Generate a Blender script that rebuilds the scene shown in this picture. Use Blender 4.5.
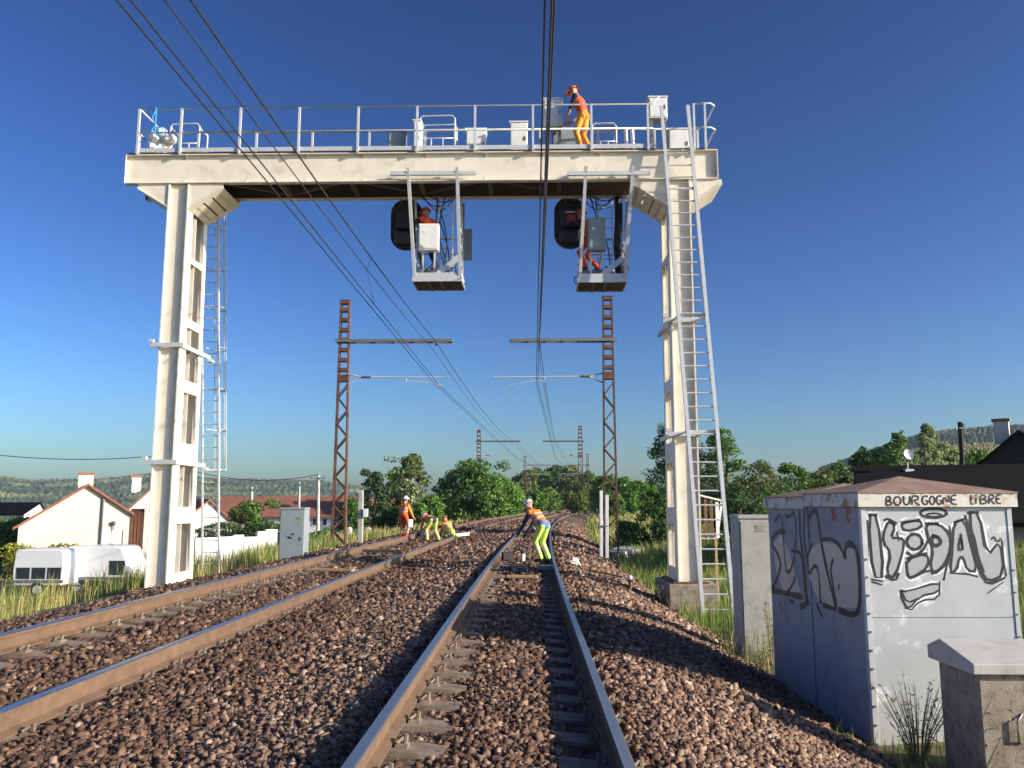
import bpy, bmesh, math, random
import numpy as np
from mathutils import Vector, Matrix
for o in list(bpy.data.objects): bpy.data.objects.remove(o)
random.seed(7); rng = np.random.default_rng(7)
SC = bpy.context.scene; COL = SC.collection
R = math.radians
# ------------------------------------------------------------------ camera
FPX = 840.0; HZ = 504.0; VX = 530.0
TH = math.atan((HZ-384)/FPX); PSI = math.atan((VX-512)*math.cos(TH)/FPX)
CAM = Vector((0, 0, 1.46))
cd = bpy.data.cameras.new('camera'); cam = bpy.data.objects.new('camera', cd); COL.objects.link(cam)
cd.sensor_width = 36; cd.lens = 36*FPX/1024; cd.clip_start = .05; cd.clip_end = 20000
cam.location = CAM; cam.rotation_euler = (math.pi/2+TH, 0, PSI)
SC.camera = cam
SC.render.resolution_x = 1024; SC.render.resolution_y = 768
# ------------------------------------------------------------------ light
SUN_EL = 19.0; SUN_AZ = 71.5        # azimuth measured from -Y (behind the camera) towards +X
w = bpy.data.worlds.new('World'); SC.world = w; w.use_nodes = True
nt = w.node_tree; bg = nt.nodes['Background']
sky = nt.nodes.new('ShaderNodeTexSky'); sky.sky_type = 'NISHITA'; sky.sun_disc = False
sd = Vector((math.sin(R(SUN_AZ))*math.cos(R(SUN_EL)), -math.cos(R(SUN_AZ))*math.cos(R(SUN_EL)), math.sin(R(SUN_EL))))
sky.sun_elevation = R(SUN_EL); sky.sun_rotation = math.atan2(sd.x, sd.y)
sky.air_density = 1.0; sky.dust_density = 1.3; sky.ozone_density = 1.2; sky.altitude = 200
gm = nt.nodes.new('ShaderNodeGamma'); gm.inputs[1].default_value = 1.72      # contrast of the photograph's deep blue
hs = nt.nodes.new('ShaderNodeMix'); hs.data_type = 'RGBA'; hs.blend_type = 'MULTIPLY'; hs.inputs[0].default_value = 1
hs.inputs[7].default_value = (.19, .27, .40, 1)
nt.links.new(sky.outputs[0], gm.inputs[0]); nt.links.new(gm.outputs[0], hs.inputs[6]); nt.links.new(hs.outputs[2], bg.inputs[0]); bg.inputs[1].default_value = .085
sl = bpy.data.lights.new('sun', 'SUN'); sl.energy = 5.0; sl.angle = R(.53); sl.color = (1, .89, .74)
so = bpy.data.objects.new('sun', sl); COL.objects.link(so)
so.rotation_euler = (-sd).to_track_quat('-Z', 'Y').to_euler(); so.location = (30, -10, 30)
SC.view_settings.view_transform = 'Standard'; SC.view_settings.look = 'None'
SC.view_settings.exposure = .62; SC.view_settings.gamma = 1
# ------------------------------------------------------------------ pixel -> world
CF = Vector((-math.sin(PSI)*math.cos(TH), math.cos(PSI)*math.cos(TH), math.sin(TH)))
CR = Vector((math.cos(PSI), math.sin(PSI), 0)); CU = CR.cross(CF)
def ray(u, v): return CF+CR*((u-512)/FPX)+CU*((384-v)/FPX)
def PY(u, v, Y): d = ray(u, v); return CAM+d*(Y/d.y)
def PZ(u, v, Z): d = ray(u, v); return CAM+d*((Z-CAM.z)/d.z)
def PP(u, v, p0, n):
    d = ray(u, v); return CAM+d*((Vector(p0)-CAM).dot(n)/d.dot(n))
def dev(Y): Y = min(max(Y, 10), 320); return (Y-10)**2/2400
# ------------------------------------------------------------------ materials
MATS = {}
def mat(name, col, rough=.7, var=.15, scale=6, bump=.0, bscale=40, metal=0, col2=None, mixs=None, thr=.55, soft=.1, island=0, spec=.5, trans=0):
    m = bpy.data.materials.new(name); m.use_nodes = True; N = m.node_tree.nodes; L = m.node_tree.links
    b = N['Principled BSDF']; b.inputs['Roughness'].default_value = rough; b.inputs['Metallic'].default_value = metal
    b.inputs['Specular IOR Level'].default_value = spec
    geo = N.new('ShaderNodeNewGeometry')
    no = N.new('ShaderNodeTexNoise'); no.inputs['Scale'].default_value = scale; no.inputs['Detail'].default_value = 6
    L.new(geo.outputs['Position'], no.inputs['Vector'])
    mr = N.new('ShaderNodeMapRange'); mr.inputs[1].default_value = .25; mr.inputs[2].default_value = .75
    mr.inputs[3].default_value = 1-var; mr.inputs[4].default_value = 1+var
    L.new(no.outputs[0], mr.inputs[0])
    base = None
    if col2 is not None:
        n2 = N.new('ShaderNodeTexNoise'); n2.inputs['Scale'].default_value = mixs or scale*.5; n2.inputs['Detail'].default_value = 8; n2.inputs['Roughness'].default_value = .65
        L.new(geo.outputs['Position'], n2.inputs['Vector'])
        r2 = N.new('ShaderNodeMapRange'); r2.inputs[1].default_value = thr-soft; r2.inputs[2].default_value = thr+soft
        L.new(n2.outputs[0], r2.inputs[0])
        mx = N.new('ShaderNodeMix'); mx.data_type = 'RGBA'; mx.inputs[6].default_value = (*col, 1); mx.inputs[7].default_value = (*col2, 1)
        L.new(r2.outputs[0], mx.inputs[0]); base = mx.outputs[2]
    if island:
        cr = N.new('ShaderNodeValToRGB'); L.new(geo.outputs['Random Per Island'], cr.inputs[0])
        pal = island; cr.color_ramp.interpolation = 'LINEAR'
        el = cr.color_ramp.elements
        while len(el) < len(pal): el.new(.5)
        for i, (p, c) in enumerate(pal): el[i].position = p; el[i].color = (*c, 1)
        if base is None: base = cr.outputs[0]
        else:
            mm = N.new('ShaderNodeMix'); mm.data_type = 'RGBA'; mm.blend_type = 'MULTIPLY'; mm.inputs[0].default_value = 1
            L.new(cr.outputs[0], mm.inputs[6]); L.new(base, mm.inputs[7]); base = mm.outputs[2]
    vm = N.new('ShaderNodeVectorMath'); vm.operation = 'SCALE'
    if base is not None: L.new(base, vm.inputs[0])
    else: vm.inputs[0].default_value = col
    L.new(mr.outputs[0], vm.inputs['Scale']); L.new(vm.outputs[0], b.inputs['Base Color'])
    if bump:
        nb = N.new('ShaderNodeTexNoise'); nb.inputs['Scale'].default_value = bscale; nb.inputs['Detail'].default_value = 5
        L.new(geo.outputs['Position'], nb.inputs['Vector'])
        bp = N.new('ShaderNodeBump'); bp.inputs['Strength'].default_value = min(bump, 1); bp.inputs['Distance'].default_value = .02
        L.new(nb.outputs[0], bp.inputs['Height']); L.new(bp.outputs[0], b.inputs['Normal'])
    if trans:
        t = N.new('ShaderNodeBsdfTranslucent'); L.new(vm.outputs[0], t.inputs[0])
        ms = N.new('ShaderNodeMixShader'); ms.inputs[0].default_value = trans
        out = N['Material Output']; L.new(b.outputs[0], ms.inputs[1]); L.new(t.outputs[0], ms.inputs[2]); L.new(ms.outputs[0], out.inputs[0])
    MATS[name] = m; return m
def M(n): return MATS[n]
mat('cream_steel', (.78, .715, .60), .5, .06, 3, .04, 30, 0, (.52, .46, .37), 2.2, .66, .14)
mat('stained_steel', (.74, .68, .58), .6, .1, 3, .05, 30, 0, (.30, .13, .07), 1.7, .60, .04)
mat('shaded_under_steel', (.13, .10, .075), .8, .2, 3, .05, 30, 0, (.08, .05, .03), 3, .6, .12)  # dirt-brown steel, with the shade of undersides and interiors painted in
mat('galvanised', (.60, .61, .62), .45, .1, 9, .03, 60, .2)
mat('galv_dark', (.22, .23, .24), .5, .15, 9, .03, 60, .5)
mat('white_paint', (.78, .78, .76), .45, .05, 5, .02, 40, 0, (.62, .60, .56), 4, .68, .1)
mat('rust', (.17, .075, .045), .85, .3, 7, .15, 60, 0, (.10, .05, .035), 5, .52, .15)
mat('rust_mast', (.145, .062, .042), .8, .25, 5, .1, 50, 0, (.085, .043, .033), 3, .55, .12)
mat('rail_rust', (.175, .105, .062), .85, .18, 5, .12, 90, 0, (.12, .07, .045), 8, .55, .15)
mat('rail_head', (.50, .50, .51), .36, .06, 8, .0, 40, 1.0)
mat('concrete', (.34, .32, .29), .9, .14, 6, .2, 60, 0, (.24, .22, .19), 4, .58, .12)
mat('sleeper_concrete', (.25, .20, .155), .92, .2, 6, .25, 70, 0, (.15, .10, .07), 9, .5, .15)
mat('pale_concrete', (.50, .48, .44), .9, .1, 6, .15, 50, 0, (.38, .35, .30), 4, .6, .1)
mat('old_box', (.33, .28, .22), .9, .15, 6, .25, 60, 0, (.19, .145, .10), 7, .56, .1)
mat('cabinet_grey', (.27, .31, .335), .5, .05, 3, .02, 30, 0, (.23, .265, .29), 2, .6, .1)
mat('cabinet_dull', (.40, .40, .37), .7, .1, 4, .08, 40, 0, (.27, .26, .23), 5, .62, .12)
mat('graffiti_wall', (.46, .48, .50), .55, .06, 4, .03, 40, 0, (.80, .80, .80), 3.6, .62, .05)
mat('graffiti_wall_shaded', (.29, .30, .34), .6, .08, 4, .03, 40, 0, (.22, .23, .26), 3.1, .6, .08)  # darker, bluer copy of graffiti_wall: the left face's shade put into the colour
mat('paint_black', (.018, .018, .022), .5, .3, 30)
mat('paint_silver', (.46, .47, .49), .38, .06, 20, 0, 40, .35)
mat('paint_white', (.82, .82, .82), .5, .05, 20)
mat('paint_red', (.40, .04, .04), .5, .2, 20)
mat('roof_rust', (.26, .15, .105), .8, .2, 5, .1, 40, 0, (.36, .27, .22), 3, .55, .12)
mat('fascia', (.66, .63, .56), .6, .08, 9, .05, 50, 0, (.33, .16, .06), 6, .56, .06)
mat('wood', (.38, .24, .12), .8, .2, 12, .15, 60)
mat('black_rubber', (.015, .015, .016), .6, .2, 20, .05)
mat('dark_plastic', (.028, .028, .032), .55, .2, 10)
mat('signal_black', (.05, .04, .042), .6, .25, 8, 0, 40, 0, (.085, .055, .05), 5, .55, .1)
mat('wire', (.055, .052, .05), .5, .2, 10, 0, 40, .4)
mat('wire_pale', (.25, .25, .26), .4, .2, 10, 0, 40, .6)
mat('orange', (.86, .20, .02), .75, .12, 14, .35, 25)
mat('orange_red', (.85, .09, .02), .75, .12, 14, .35, 25)
mat('yellow_orange', (.90, .36, .03), .75, .12, 14, .35, 25)
mat('lime', (.62, .78, .16), .75, .15, 14, .35, 25)
mat('reflective', (.50, .51, .48), .4, .1, 14)
mat('navy', (.03, .035, .07), .8, .2, 14, .2, 25)
mat('jeans', (.10, .20, .40), .8, .2, 14, .2, 25)
mat('black_cloth', (.015, .015, .018), .8, .2, 14, .2, 25)
mat('skin', (.48, .27, .19), .55, .06, 14)
mat('helmet_white', (.80, .80, .79), .3, .04, 14)
mat('helmet_orange', (.85, .17, .04), .3, .05, 14)
mat('boot', (.03, .025, .022), .7, .2, 14)
mat('dark_eye', (.02, .015, .012), .3, .1, 14)
mat('wall_cream', (.74, .63, .53), .9, .05, 1.5, .1, 30)
mat('wall_white', (.74, .72, .69), .9, .05, 1.5, .1, 30)
mat('wall_grey', (.34, .33, .33), .9, .08, 1.5, .1, 30)
mat('tile_red', (.30, .12, .075), .9, .25, 8, .4, 12, 0, (.22, .09, .06), 1.5, .55, .1)
mat('slate', (.012, .010, .010), .9, .25, 6, .3, 14, spec=.12)
mat('dark_wood', (.035, .028, .024), .85, .3, 5, .2, 30)
mat('brick', (.32, .14, .09), .9, .2, 8, .2, 30)
mat('brown_board', (.15, .07, .045), .75, .2, 6, .1, 40)
mat('van_white', (.80, .80, .80), .3, .02, 4)
mat('glass', (.03, .04, .05), .08, .1, 4)
mat('asphalt', (.09, .09, .095), .9, .15, 8, .1, 60)
mat('bark', (.12, .085, .06), .95, .25, 8, .4, 30)
mat('pale_bark', (.42, .40, .36), .9, .25, 8, .3, 30)
mat('trash_white', (.78, .77, .75), .6, .1, 14, .2, 30)
mat('blue_rope', (.05, .35, .75), .6, .1, 14)
mat('cane', (.30, .24, .13), .9, .2, 14)
def leaf(name, c, c2): mat(name, c, .55, .35, .9, 0, 40, 0, None, None, .5, .1, [(0, c2), (.5, c), (1, tuple(min(1, x*1.5) for x in c))], .3, .35)
leaf('leaf_dark', (0.072, 0.136, 0.035), (0.035, 0.077, 0.026))
leaf('leaf_mid', (0.12, 0.216, 0.045), (0.061, 0.12, 0.029))
leaf('leaf_fresh', (0.15, 0.285, 0.045), (0.083, 0.173, 0.03))
leaf('leaf_pale', (0.29, 0.335, 0.15), (0.136, 0.176, 0.064))
leaf('leaf_olive', (0.15, 0.188, 0.06), (0.083, 0.105, 0.038))
leaf('leaf_yellow', (0.36, 0.36, 0.048), (0.204, 0.228, 0.036))
leaf('conifer', (0.06, 0.105, 0.048), (0.031, 0.058, 0.027))
leaf('grass_green', (0.195, 0.285, 0.053), (0.105, 0.173, 0.033))
leaf('grass_dry', (0.493, 0.42, 0.16), (0.29, 0.275, 0.087))
leaf('weed', (.09, .11, .035), (.16, .13, .05))
mat('stone', (1, 1, 1), .9, .18, 30, 0, 40, 0, None, None, .5, .1,
    [(0, (.042, .022, .014)), (.35, (.09, .048, .030)), (.7, (.145, .080, .050)), (.95, (.21, .125, .08)), (1, (.34, .25, .18))])
mat('stone_tan', (1, 1, 1), .9, .18, 30, 0, 40, 0, None, None, .5, .1,
    [(0, (.10, .056, .036)), (.35, (.185, .108, .070)), (.7, (.27, .168, .112)), (.94, (.35, .235, .165)), (1, (.50, .39, .29))])
mat('bed', (.09, .053, .036), .95, .5, 22, 1.0, 26, 0, (.17, .108, .075), 16, .56, .1)
mat('ground', (.105, .115, .04), .95, .3, .8, .5, 6, 0, (.17, .145, .07), .35, .52, .12)
mat('hill', (.06, .10, .045), .95, .45, .03, 0, 6, 0, (.24, .27, .10), .0055, .54, .03)
mat('hill_wood', (.045, .075, .035), .95, .5, .06, .6, .15)
mat('field', (.26, .25, .10), .95, .15, .02)
# ------------------------------------------------------------------ mesh builder
class MB:
    def __init__(s): s.v = []; s.f = []; s.m = []
    def add(s, vs, fs, mi=0):
        o = len(s.v); s.v += [tuple(v) for v in vs]; s.f += [tuple(i+o for i in f) for f in fs]; s.m += [mi]*len(fs); return s
    def hexa(s, p, mi=0):   # 8 points: bottom 4 ccw, top 4 ccw
        return s.add(p, [(3, 2, 1, 0), (4, 5, 6, 7), (0, 1, 5, 4), (1, 2, 6, 5), (2, 3, 7, 6), (3, 0, 4, 7)], mi)
    def box(s, c, d, rz=0, mi=0):
        x, y, z = d[0]/2, d[1]/2, d[2]/2; C = Matrix.Rotation(rz, 3, 'Z'); c = Vector(c)
        return s.hexa([c+C@Vector(q) for q in ((-x, -y, -z), (x, -y, -z), (x, y, -z), (-x, y, -z), (-x, -y, z), (x, -y, z), (x, y, z), (-x, y, z))], mi)
    def bb(s, x0, x1, y0, y1, z0, z1, mi=0):
        return s.box(((x0+x1)/2, (y0+y1)/2, (z0+z1)/2), (abs(x1-x0), abs(y1-y0), abs(z1-z0)), 0, mi)
    def bar(s, p, q, w, h=None, mi=0, up=(0, 0, 1)):
        p, q = Vector(p), Vector(q); h = h or w; d = (q-p).normalized(); u = Vector(up)
        if abs(d.dot(u)) > .98: u = Vector((0, 1, 0))
        a = d.cross(u).normalized()*w/2; b = a.cross(d).normalized()*h/2
        return s.hexa([p-a-b, p+a-b, q+a-b, q-a-b, p-a+b, p+a+b, q+a+b, q-a+b], mi)
    def tube(s, pts, r, n=6, mi=0, cap=True):
        pts = [Vector(p) for p in pts]; rs = r if isinstance(r, (list, tuple)) else [r]*len(pts)
        vs = []; fs = []; pa = None
        for i, p in enumerate(pts):
            d = (pts[min(i+1, len(pts)-1)]-pts[max(i-1, 0)]).normalized()
            if pa is None: pa = d.cross(Vector((0, 0, 1)) if abs(d.z) < .9 else Vector((0, 1, 0))).normalized()
            pa = (pa-d*pa.dot(d)).normalized(); pb = d.cross(pa)
            for k in range(n):
                a = 2*math.pi*k/n; vs.append(p+(pa*math.cos(a)+pb*math.sin(a))*rs[i])
        for i in range(len(pts)-1):
            for k in range(n): fs.append((i*n+k, i*n+(k+1) % n, (i+1)*n+(k+1) % n, (i+1)*n+k))
        if cap: fs += [tuple(range(n-1, -1, -1)), tuple(range((len(pts)-1)*n, len(pts)*n))]
        return s.add(vs, fs, mi)
    def prism(s, poly, off, mi=0):   # planar polygon (list of points) extruded by vector off
        n = len(poly); poly = [Vector(p) for p in poly]; off = Vector(off)
        return s.add(poly+[p+off for p in poly], [tuple(range(n-1, -1, -1)), tuple(range(n, 2*n))]+[(i, (i+1) % n, n+(i+1) % n, n+i) for i in range(n)], mi)
    def sphere(s, c, r, mi=0, n=10, k=6):
        c = Vector(c); r = r if isinstance(r, (tuple, list)) else (r, r, r); vs = [c+Vector((0, 0, r[2]))]
        for i in range(1, k):
            t = math.pi*i/k
            for j in range(n): a = 2*math.pi*j/n; vs.append(c+Vector((r[0]*math.sin(t)*math.cos(a), r[1]*math.sin(t)*math.sin(a), r[2]*math.cos(t))))
        vs.append(c-Vector((0, 0, r[2]))); fs = [(0, 1+j, 1+(j+1) % n) for j in range(n)]
        for i in range(k-2):
            for j in range(n): fs.append((1+i*n+j, 1+(i+1)*n+j, 1+(i+1)*n+(j+1) % n, 1+i*n+(j+1) % n))
        l = len(vs)-1; o = 1+(k-2)*n; fs += [(l, o+(j+1) % n, o+j) for j in range(n)]
        return s.add(vs, fs, mi)
    def mesh(s, name, mats, org=(0, 0, 0), smooth=False):
        me = bpy.data.meshes.new(name); ox, oy, oz = org
        me.from_pydata([(x-ox, y-oy, z-oz) for x, y, z in s.v], [], s.f)
        for m in (mats if isinstance(mats, (list, tuple)) else [mats]): me.materials.append(M(m) if isinstance(m, str) else m)
        if any(s.m): me.polygons.foreach_set('material_index', s.m)
        if smooth: me.polygons.foreach_set('use_smooth', [True]*len(s.f))
        me.update(); return me
    def build(s, name, mats, parent=None, smooth=False, bevel=0):
        org = parent['_o'] if parent is not None and '_o' in parent else (0, 0, 0)
        me = s.mesh(name, mats, org, smooth)
        bm = bmesh.new(); bm.from_mesh(me); bmesh.ops.recalc_face_normals(bm, faces=bm.faces)
        if bevel: bmesh.ops.bevel(bm, geom=list(bm.edges), offset=bevel, segments=1, affect='EDGES', clamp_overlap=True)
        bm.to_mesh(me); bm.free()
        return link(name, me, parent)
def link(name, me, parent=None):
    o = bpy.data.objects.new(name, me); COL.objects.link(o)
    if parent is not None:
        o.parent = parent
        if '_o' in parent: o['_o'] = list(parent['_o'])
    return o
def tag(o, label=None, cat=None, group=None, kind=None):
    for k, v in (('label', label), ('category', cat), ('group', group), ('kind', kind)):
        if v: o[k] = v
    return o
def thing(name, label, cat, loc=(0, 0, 0), group=None):
    o = bpy.data.objects.new(name, None); COL.objects.link(o); o.location = loc; o['_o'] = list(loc); o.empty_display_size = .2
    return tag(o, label, cat, group)
def solo(name, mb, mats, label, cat, group=None, loc=None, smooth=False, bevel=0):
    if loc is None:
        a = np.array(mb.v); loc = (float(a[:, 0].mean()), float(a[:, 1].mean()), float(a[:, 2].min()))
    fake = {'_o': list(loc)}
    me_o = MB.build(mb, name, mats, None, smooth, bevel)
    me_o.data.transform(Matrix.Translation(-Vector(loc))); me_o.location = loc
    return tag(me_o, label, cat, group)
def kids(o): return [c for c in bpy.data.objects if c.parent == o]
def copy_tree(o, loc, rz=0, parent=None, label=None, group=None):
    c = o.copy(); COL.objects.link(c); c.parent = parent
    if parent is None:
        c.location = loc; c.rotation_euler.z = rz
        if label: c['label'] = label
        if group: c['group'] = group
    for ch in kids(o): copy_tree(ch, None, 0, c)
    return c
def bulk(name, V, F, mats, mi=None, parent=None, loc=None):   # numpy mesh: V (n,3), F (m,k)
    me = bpy.data.meshes.new(name); k = F.shape[1]
    if loc is not None: V = V-np.array(loc)
    me.vertices.add(len(V)); me.vertices.foreach_set('co', np.ascontiguousarray(V, dtype=np.float32).ravel())
    me.loops.add(F.size); me.loops.foreach_set('vertex_index', np.ascontiguousarray(F, dtype=np.int32).ravel())
    me.polygons.add(len(F)); me.polygons.foreach_set('loop_start', np.arange(0, F.size, k, dtype=np.int32))
    for m in (mats if isinstance(mats, (list, tuple)) else [mats]): me.materials.append(M(m))
    if mi is not None: me.polygons.foreach_set('material_index', np.ascontiguousarray(mi, dtype=np.int32))
    me.update(calc_edges=True); me.validate()
    return link(name, me, parent)
# ------------------------------------------------------------------ ground and track bed
def interp(x, xs, zs): return float(np.interp(x, xs, zs))
BS = [-8.2, -6.9, -5.6, -4.97, -3.48, -2.8, -2.2, -1.7, -1.25, -.95, .56, 1.05, 2.0, 3.5]
BZ = [-.62, -.10, .10, .06, -.065, -.09, -.12, -.07, -.015, -.055, -.185, -.205, -.40, -1.0]
def bedz(s): return interp(s, BS, BZ)
TS = [-4000, -60, -15, -9.6, -8.2, -7.2, 2.0, 3.1, 4.2, 8, 16, 40, 4000]
TZ = [-2.7, -2.7, -2.6, -.55, -.48, -.7, -1.05, -.93, -.90, -.5, .6, 1.4, 1.4]
def tz(X, Y): return interp(X-dev(Y), TS, TZ)
def make_ground():
    ss = [-6000, -2500, -1000, -400, -200, -100, -60, -40, -30, -25]+list(np.arange(-20, 20.1, 1))+[25, 30, 40, 60, 100, 200, 400, 1000, 2500, 6000]
    ys = list(np.arange(-30, 60, 1.5))+list(np.arange(60, 330, 10))+[400, 600, 1000, 2000, 4000, 9000]
    V = []
    for y in ys:
        for s in ss: V.append((s+dev(y), y, interp(s, TS, TZ)+(.05*math.sin(s*1.7+y*.9)*math.cos(y*.6) if abs(s) < 60 and not -7.6 < s < 3.2 else 0)))
    n = len(ss); F = [(j*n+i, j*n+i+1, (j+1)*n+i+1, (j+1)*n+i) for j in range(len(ys)-1) for i in range(n-1)]
    o = MB().add(V, F).build('ground', 'ground', None, True); tag(o, kind='structure')
    # ballast bed
    ys = list(np.arange(-4, 60, 1.0))+list(np.arange(60, 321, 6)); V = []
    bs = sorted(set(BS+list(np.arange(-8, 3.5, .35)))); n = len(bs)
    for y in ys:
        for s in bs: V.append((s+dev(y), y, bedz(s)-.03))
    F = [(j*n+i, j*n+i+1, (j+1)*n+i+1, (j+1)*n+i) for j in range(len(ys)-1) for i in range(n-1)]
    o = MB().add(V, F).build('ballast_bed', 'bed', None, True); tag(o, kind='structure')
make_ground()
RAILS = {'R1': (.56, 0.0), 'R2': (-.935, .13), 'R3': (-3.48, .12), 'R4': (-4.97, .25)}
CANT = math.atan(.13/1.495)
SP = .6
def make_tracks():
    prof = [(-.075, -.172), (.075, -.172), (.075, -.160), (.012, -.142), (.009, -.05), (.036, -.038), (.036, -.008), (.029, 0), (-.029, 0), (-.036, -.008), (-.036, -.038), (-.009, -.05), (-.012, -.142), (-.075, -.160)]
    ca, sa = math.cos(CANT), math.sin(CANT)
    ys = list(np.arange(-4, 60, 2))+list(np.arange(60, 321, 5))
    block = MB()
    for side in (-1, 1):
        x = side*.7475
        b = .145; t = .12
        block.hexa([(x-.40, -b, -.24), (x+.40, -b, -.24), (x+.40, b, -.24), (x-.40, b, -.24), (x-.385, -t, 0), (x+.385, -t, 0), (x+.385, t, 0), (x-.385, t, 0)])
    block.bar((-.36, 0, -.10), (.36, 0, -.10), .05, .05)
    smesh = block.mesh('sleeper', 'sleeper_concrete')
    clip = MB()
    clip.box((0, 0, .010), (.08, .11, .020)); clip.tube([(-.03, -.05, .03), (.0, -.02, .055), (.0, .02, .055), (-.03, .05, .03)], .011, 5); clip.tube([(.02, 0, .02), (.02, 0, .075)], .016, 6)
    cmesh = clip.mesh('rail_clip', 'sleeper_concrete')
    for nm, (ra, rb), lab in (('railway_track', ('R2', 'R1'), 'nearer railway track running under the camera, two rusty rails on concrete sleepers'),
                              ('railway_track', ('R4', 'R3'), 'railway track left of the other one, beside the grassy bank')):
        cx = (RAILS[ra][0]+RAILS[rb][0])/2; cz = (RAILS[ra][1]+RAILS[rb][1])/2
        root = thing(nm, lab, 'railway track', (cx, 0, cz))
        for key in (ra, rb):
            X, Z = RAILS[key]; V = []; n = len(prof)
            for y in ys:
                d = dev(y)
                for (a, b) in prof: V.append((X+d+a*ca-b*(-sa), y, Z+b*ca-a*sa))
            F = []; mi = []
            for j in range(len(ys)-1):
                for i in range(n):
                    F.append((j*n+i, j*n+(i+1) % n, (j+1)*n+(i+1) % n, (j+1)*n+i)); mi.append(1 if i in (6, 7, 8) else 0)
            m = MB(); m.v = V; m.f = F; m.m = mi
            m.build('rail', ['rail_rust', 'rail_head'], root)
        y = -1.0+(.0 if ra == 'R2' else .25); k = 0
        while y < 70:
            s = link('sleeper', smesh, root)
            s.location = (dev(y), y, -.185); s.rotation_euler = (0, CANT, -math.atan((y-10)/1200) if y > 10 else 0)
            if y < 22:
                for x in (-.7475, .7475):
                    for e in (-1, 1):
                        c = link('rail_clip', cmesh, s); c.location = (x+e*.115, 0, .0); c.rotation_euler.z = 0 if e > 0 else math.pi
            y += SP; k += 1
make_tracks()
def stones():
    def batch(n, y0, y1, smin, smax, size):
        y = rng.uniform(y0, y1, n); s = rng.uniform(smin, smax, n)
        d = np.where(y > 10, (np.clip(y, 10, 320)-10)**2/2400, 0)
        # keep only what the picture can see (with a margin)
        x = s+d; ok = np.abs(x/np.maximum(y, .5)+.02) < .80
        for k, (rx, rz) in RAILS.items(): ok &= np.abs(s-rx) > .06
        for cx, off, ph in ((-.1875, .0, -1.0), (-4.225, .25, -.75)):
            inblk = (np.abs(s-cx) > .46) & (np.abs(s-cx) < .82) & (np.abs(((y-ph+.3) % .6)-.3) < .15)
            ok &= ~(inblk & (rng.uniform(0, 1, n) < .93))
            under = (np.abs(np.abs(s-cx)-.7475) < .12)
        y, s, x = y[ok], s[ok], x[ok]; n = len(y)
        z = np.interp(s, BS, BZ)+rng.uniform(-.035, .006, n)
        # lower in the cribs next to the rails
        for cx in (-.1875, -4.225): z -= np.where(np.abs(s-cx) < .70, .055*np.exp(-((np.abs(s-cx)-.7475)/.40)**4), np.where(np.abs(s-cx) < .9, .05, 0))
        base = np.array([(-1, -1, -1), (1, -1, -1), (1, 1, -1), (-1, 1, -1), (-1, -1, 1), (1, -1, 1), (1, 1, 1), (-1, 1, 1)], float)
        v = base[None]+rng.uniform(-.75, .35, (n, 8, 3))
        sc = np.clip(rng.lognormal(0, .26, (n, 1, 1)), .5, 1.55)*size*.52; v = v*sc*np.array([1.12, .85, .72])
        q = rng.normal(size=(n, 4)); q /= np.linalg.norm(q, axis=1)[:, None]; a, b, c, dd = q.T
        Rm = np.stack([1-2*(c*c+dd*dd), 2*(b*c-a*dd), 2*(b*dd+a*c), 2*(b*c+a*dd), 1-2*(b*b+dd*dd), 2*(c*dd-a*b), 2*(b*dd-a*c), 2*(c*dd+a*b), 1-2*(b*b+c*c)], 1).reshape(n, 3, 3)
        v = np.einsum('nij,nkj->nki', Rm, v)+np.stack([x, y, z], 1)[:, None]
        T = np.array([(0, 2, 1), (0, 3, 2), (4, 5, 6), (4, 6, 7), (0, 1, 5), (0, 5, 4), (1, 2, 6), (1, 6, 5), (2, 3, 7), (2, 7, 6), (3, 0, 4), (3, 4, 7)])
        F = (T[None]+(np.arange(n)*8)[:, None, None]).reshape(-1, 3)
        # rust-stained near the rails and in the left track, cleaner towards the shoulders
        clean = np.interp(s, [-8, -6.5, -5.3, -3, -2.6, -2.1, -1.3, -1, -.6, .4, .7, 1.1, 3.5], [.2, .3, .05, 0, .12, .75, .95, .35, .25, .15, .4, .85, .9])
        mi = (rng.uniform(0, 1, n) < clean).astype(int)
        return v.reshape(-1, 3), F, np.repeat(mi, 12)
    Vs, Fs, Ms = [], [], []; o = 0
    for a in ((87000, 3.6, 8, -8.1, 3.5, .036), (52000, 8, 14, -8.1, 3.5, .046), (28000, 14, 24, -8.1, 3.5, .066), (17000, 24, 46, -8.1, 3.5, .095), (8000, 46, 80, -8.1, 3.5, .15)):
        v, f, m = batch(*a); Vs.append(v); Fs.append(f+o); Ms.append(m); o += len(v)
    ob = bulk('ballast_stones', np.concatenate(Vs), np.concatenate(Fs), ['stone', 'stone_tan'], np.concatenate(Ms))
    tag(ob, 'rust-brown crushed ballast stones filling and flanking both tracks', 'ballast', kind='stuff')
stones()
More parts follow.
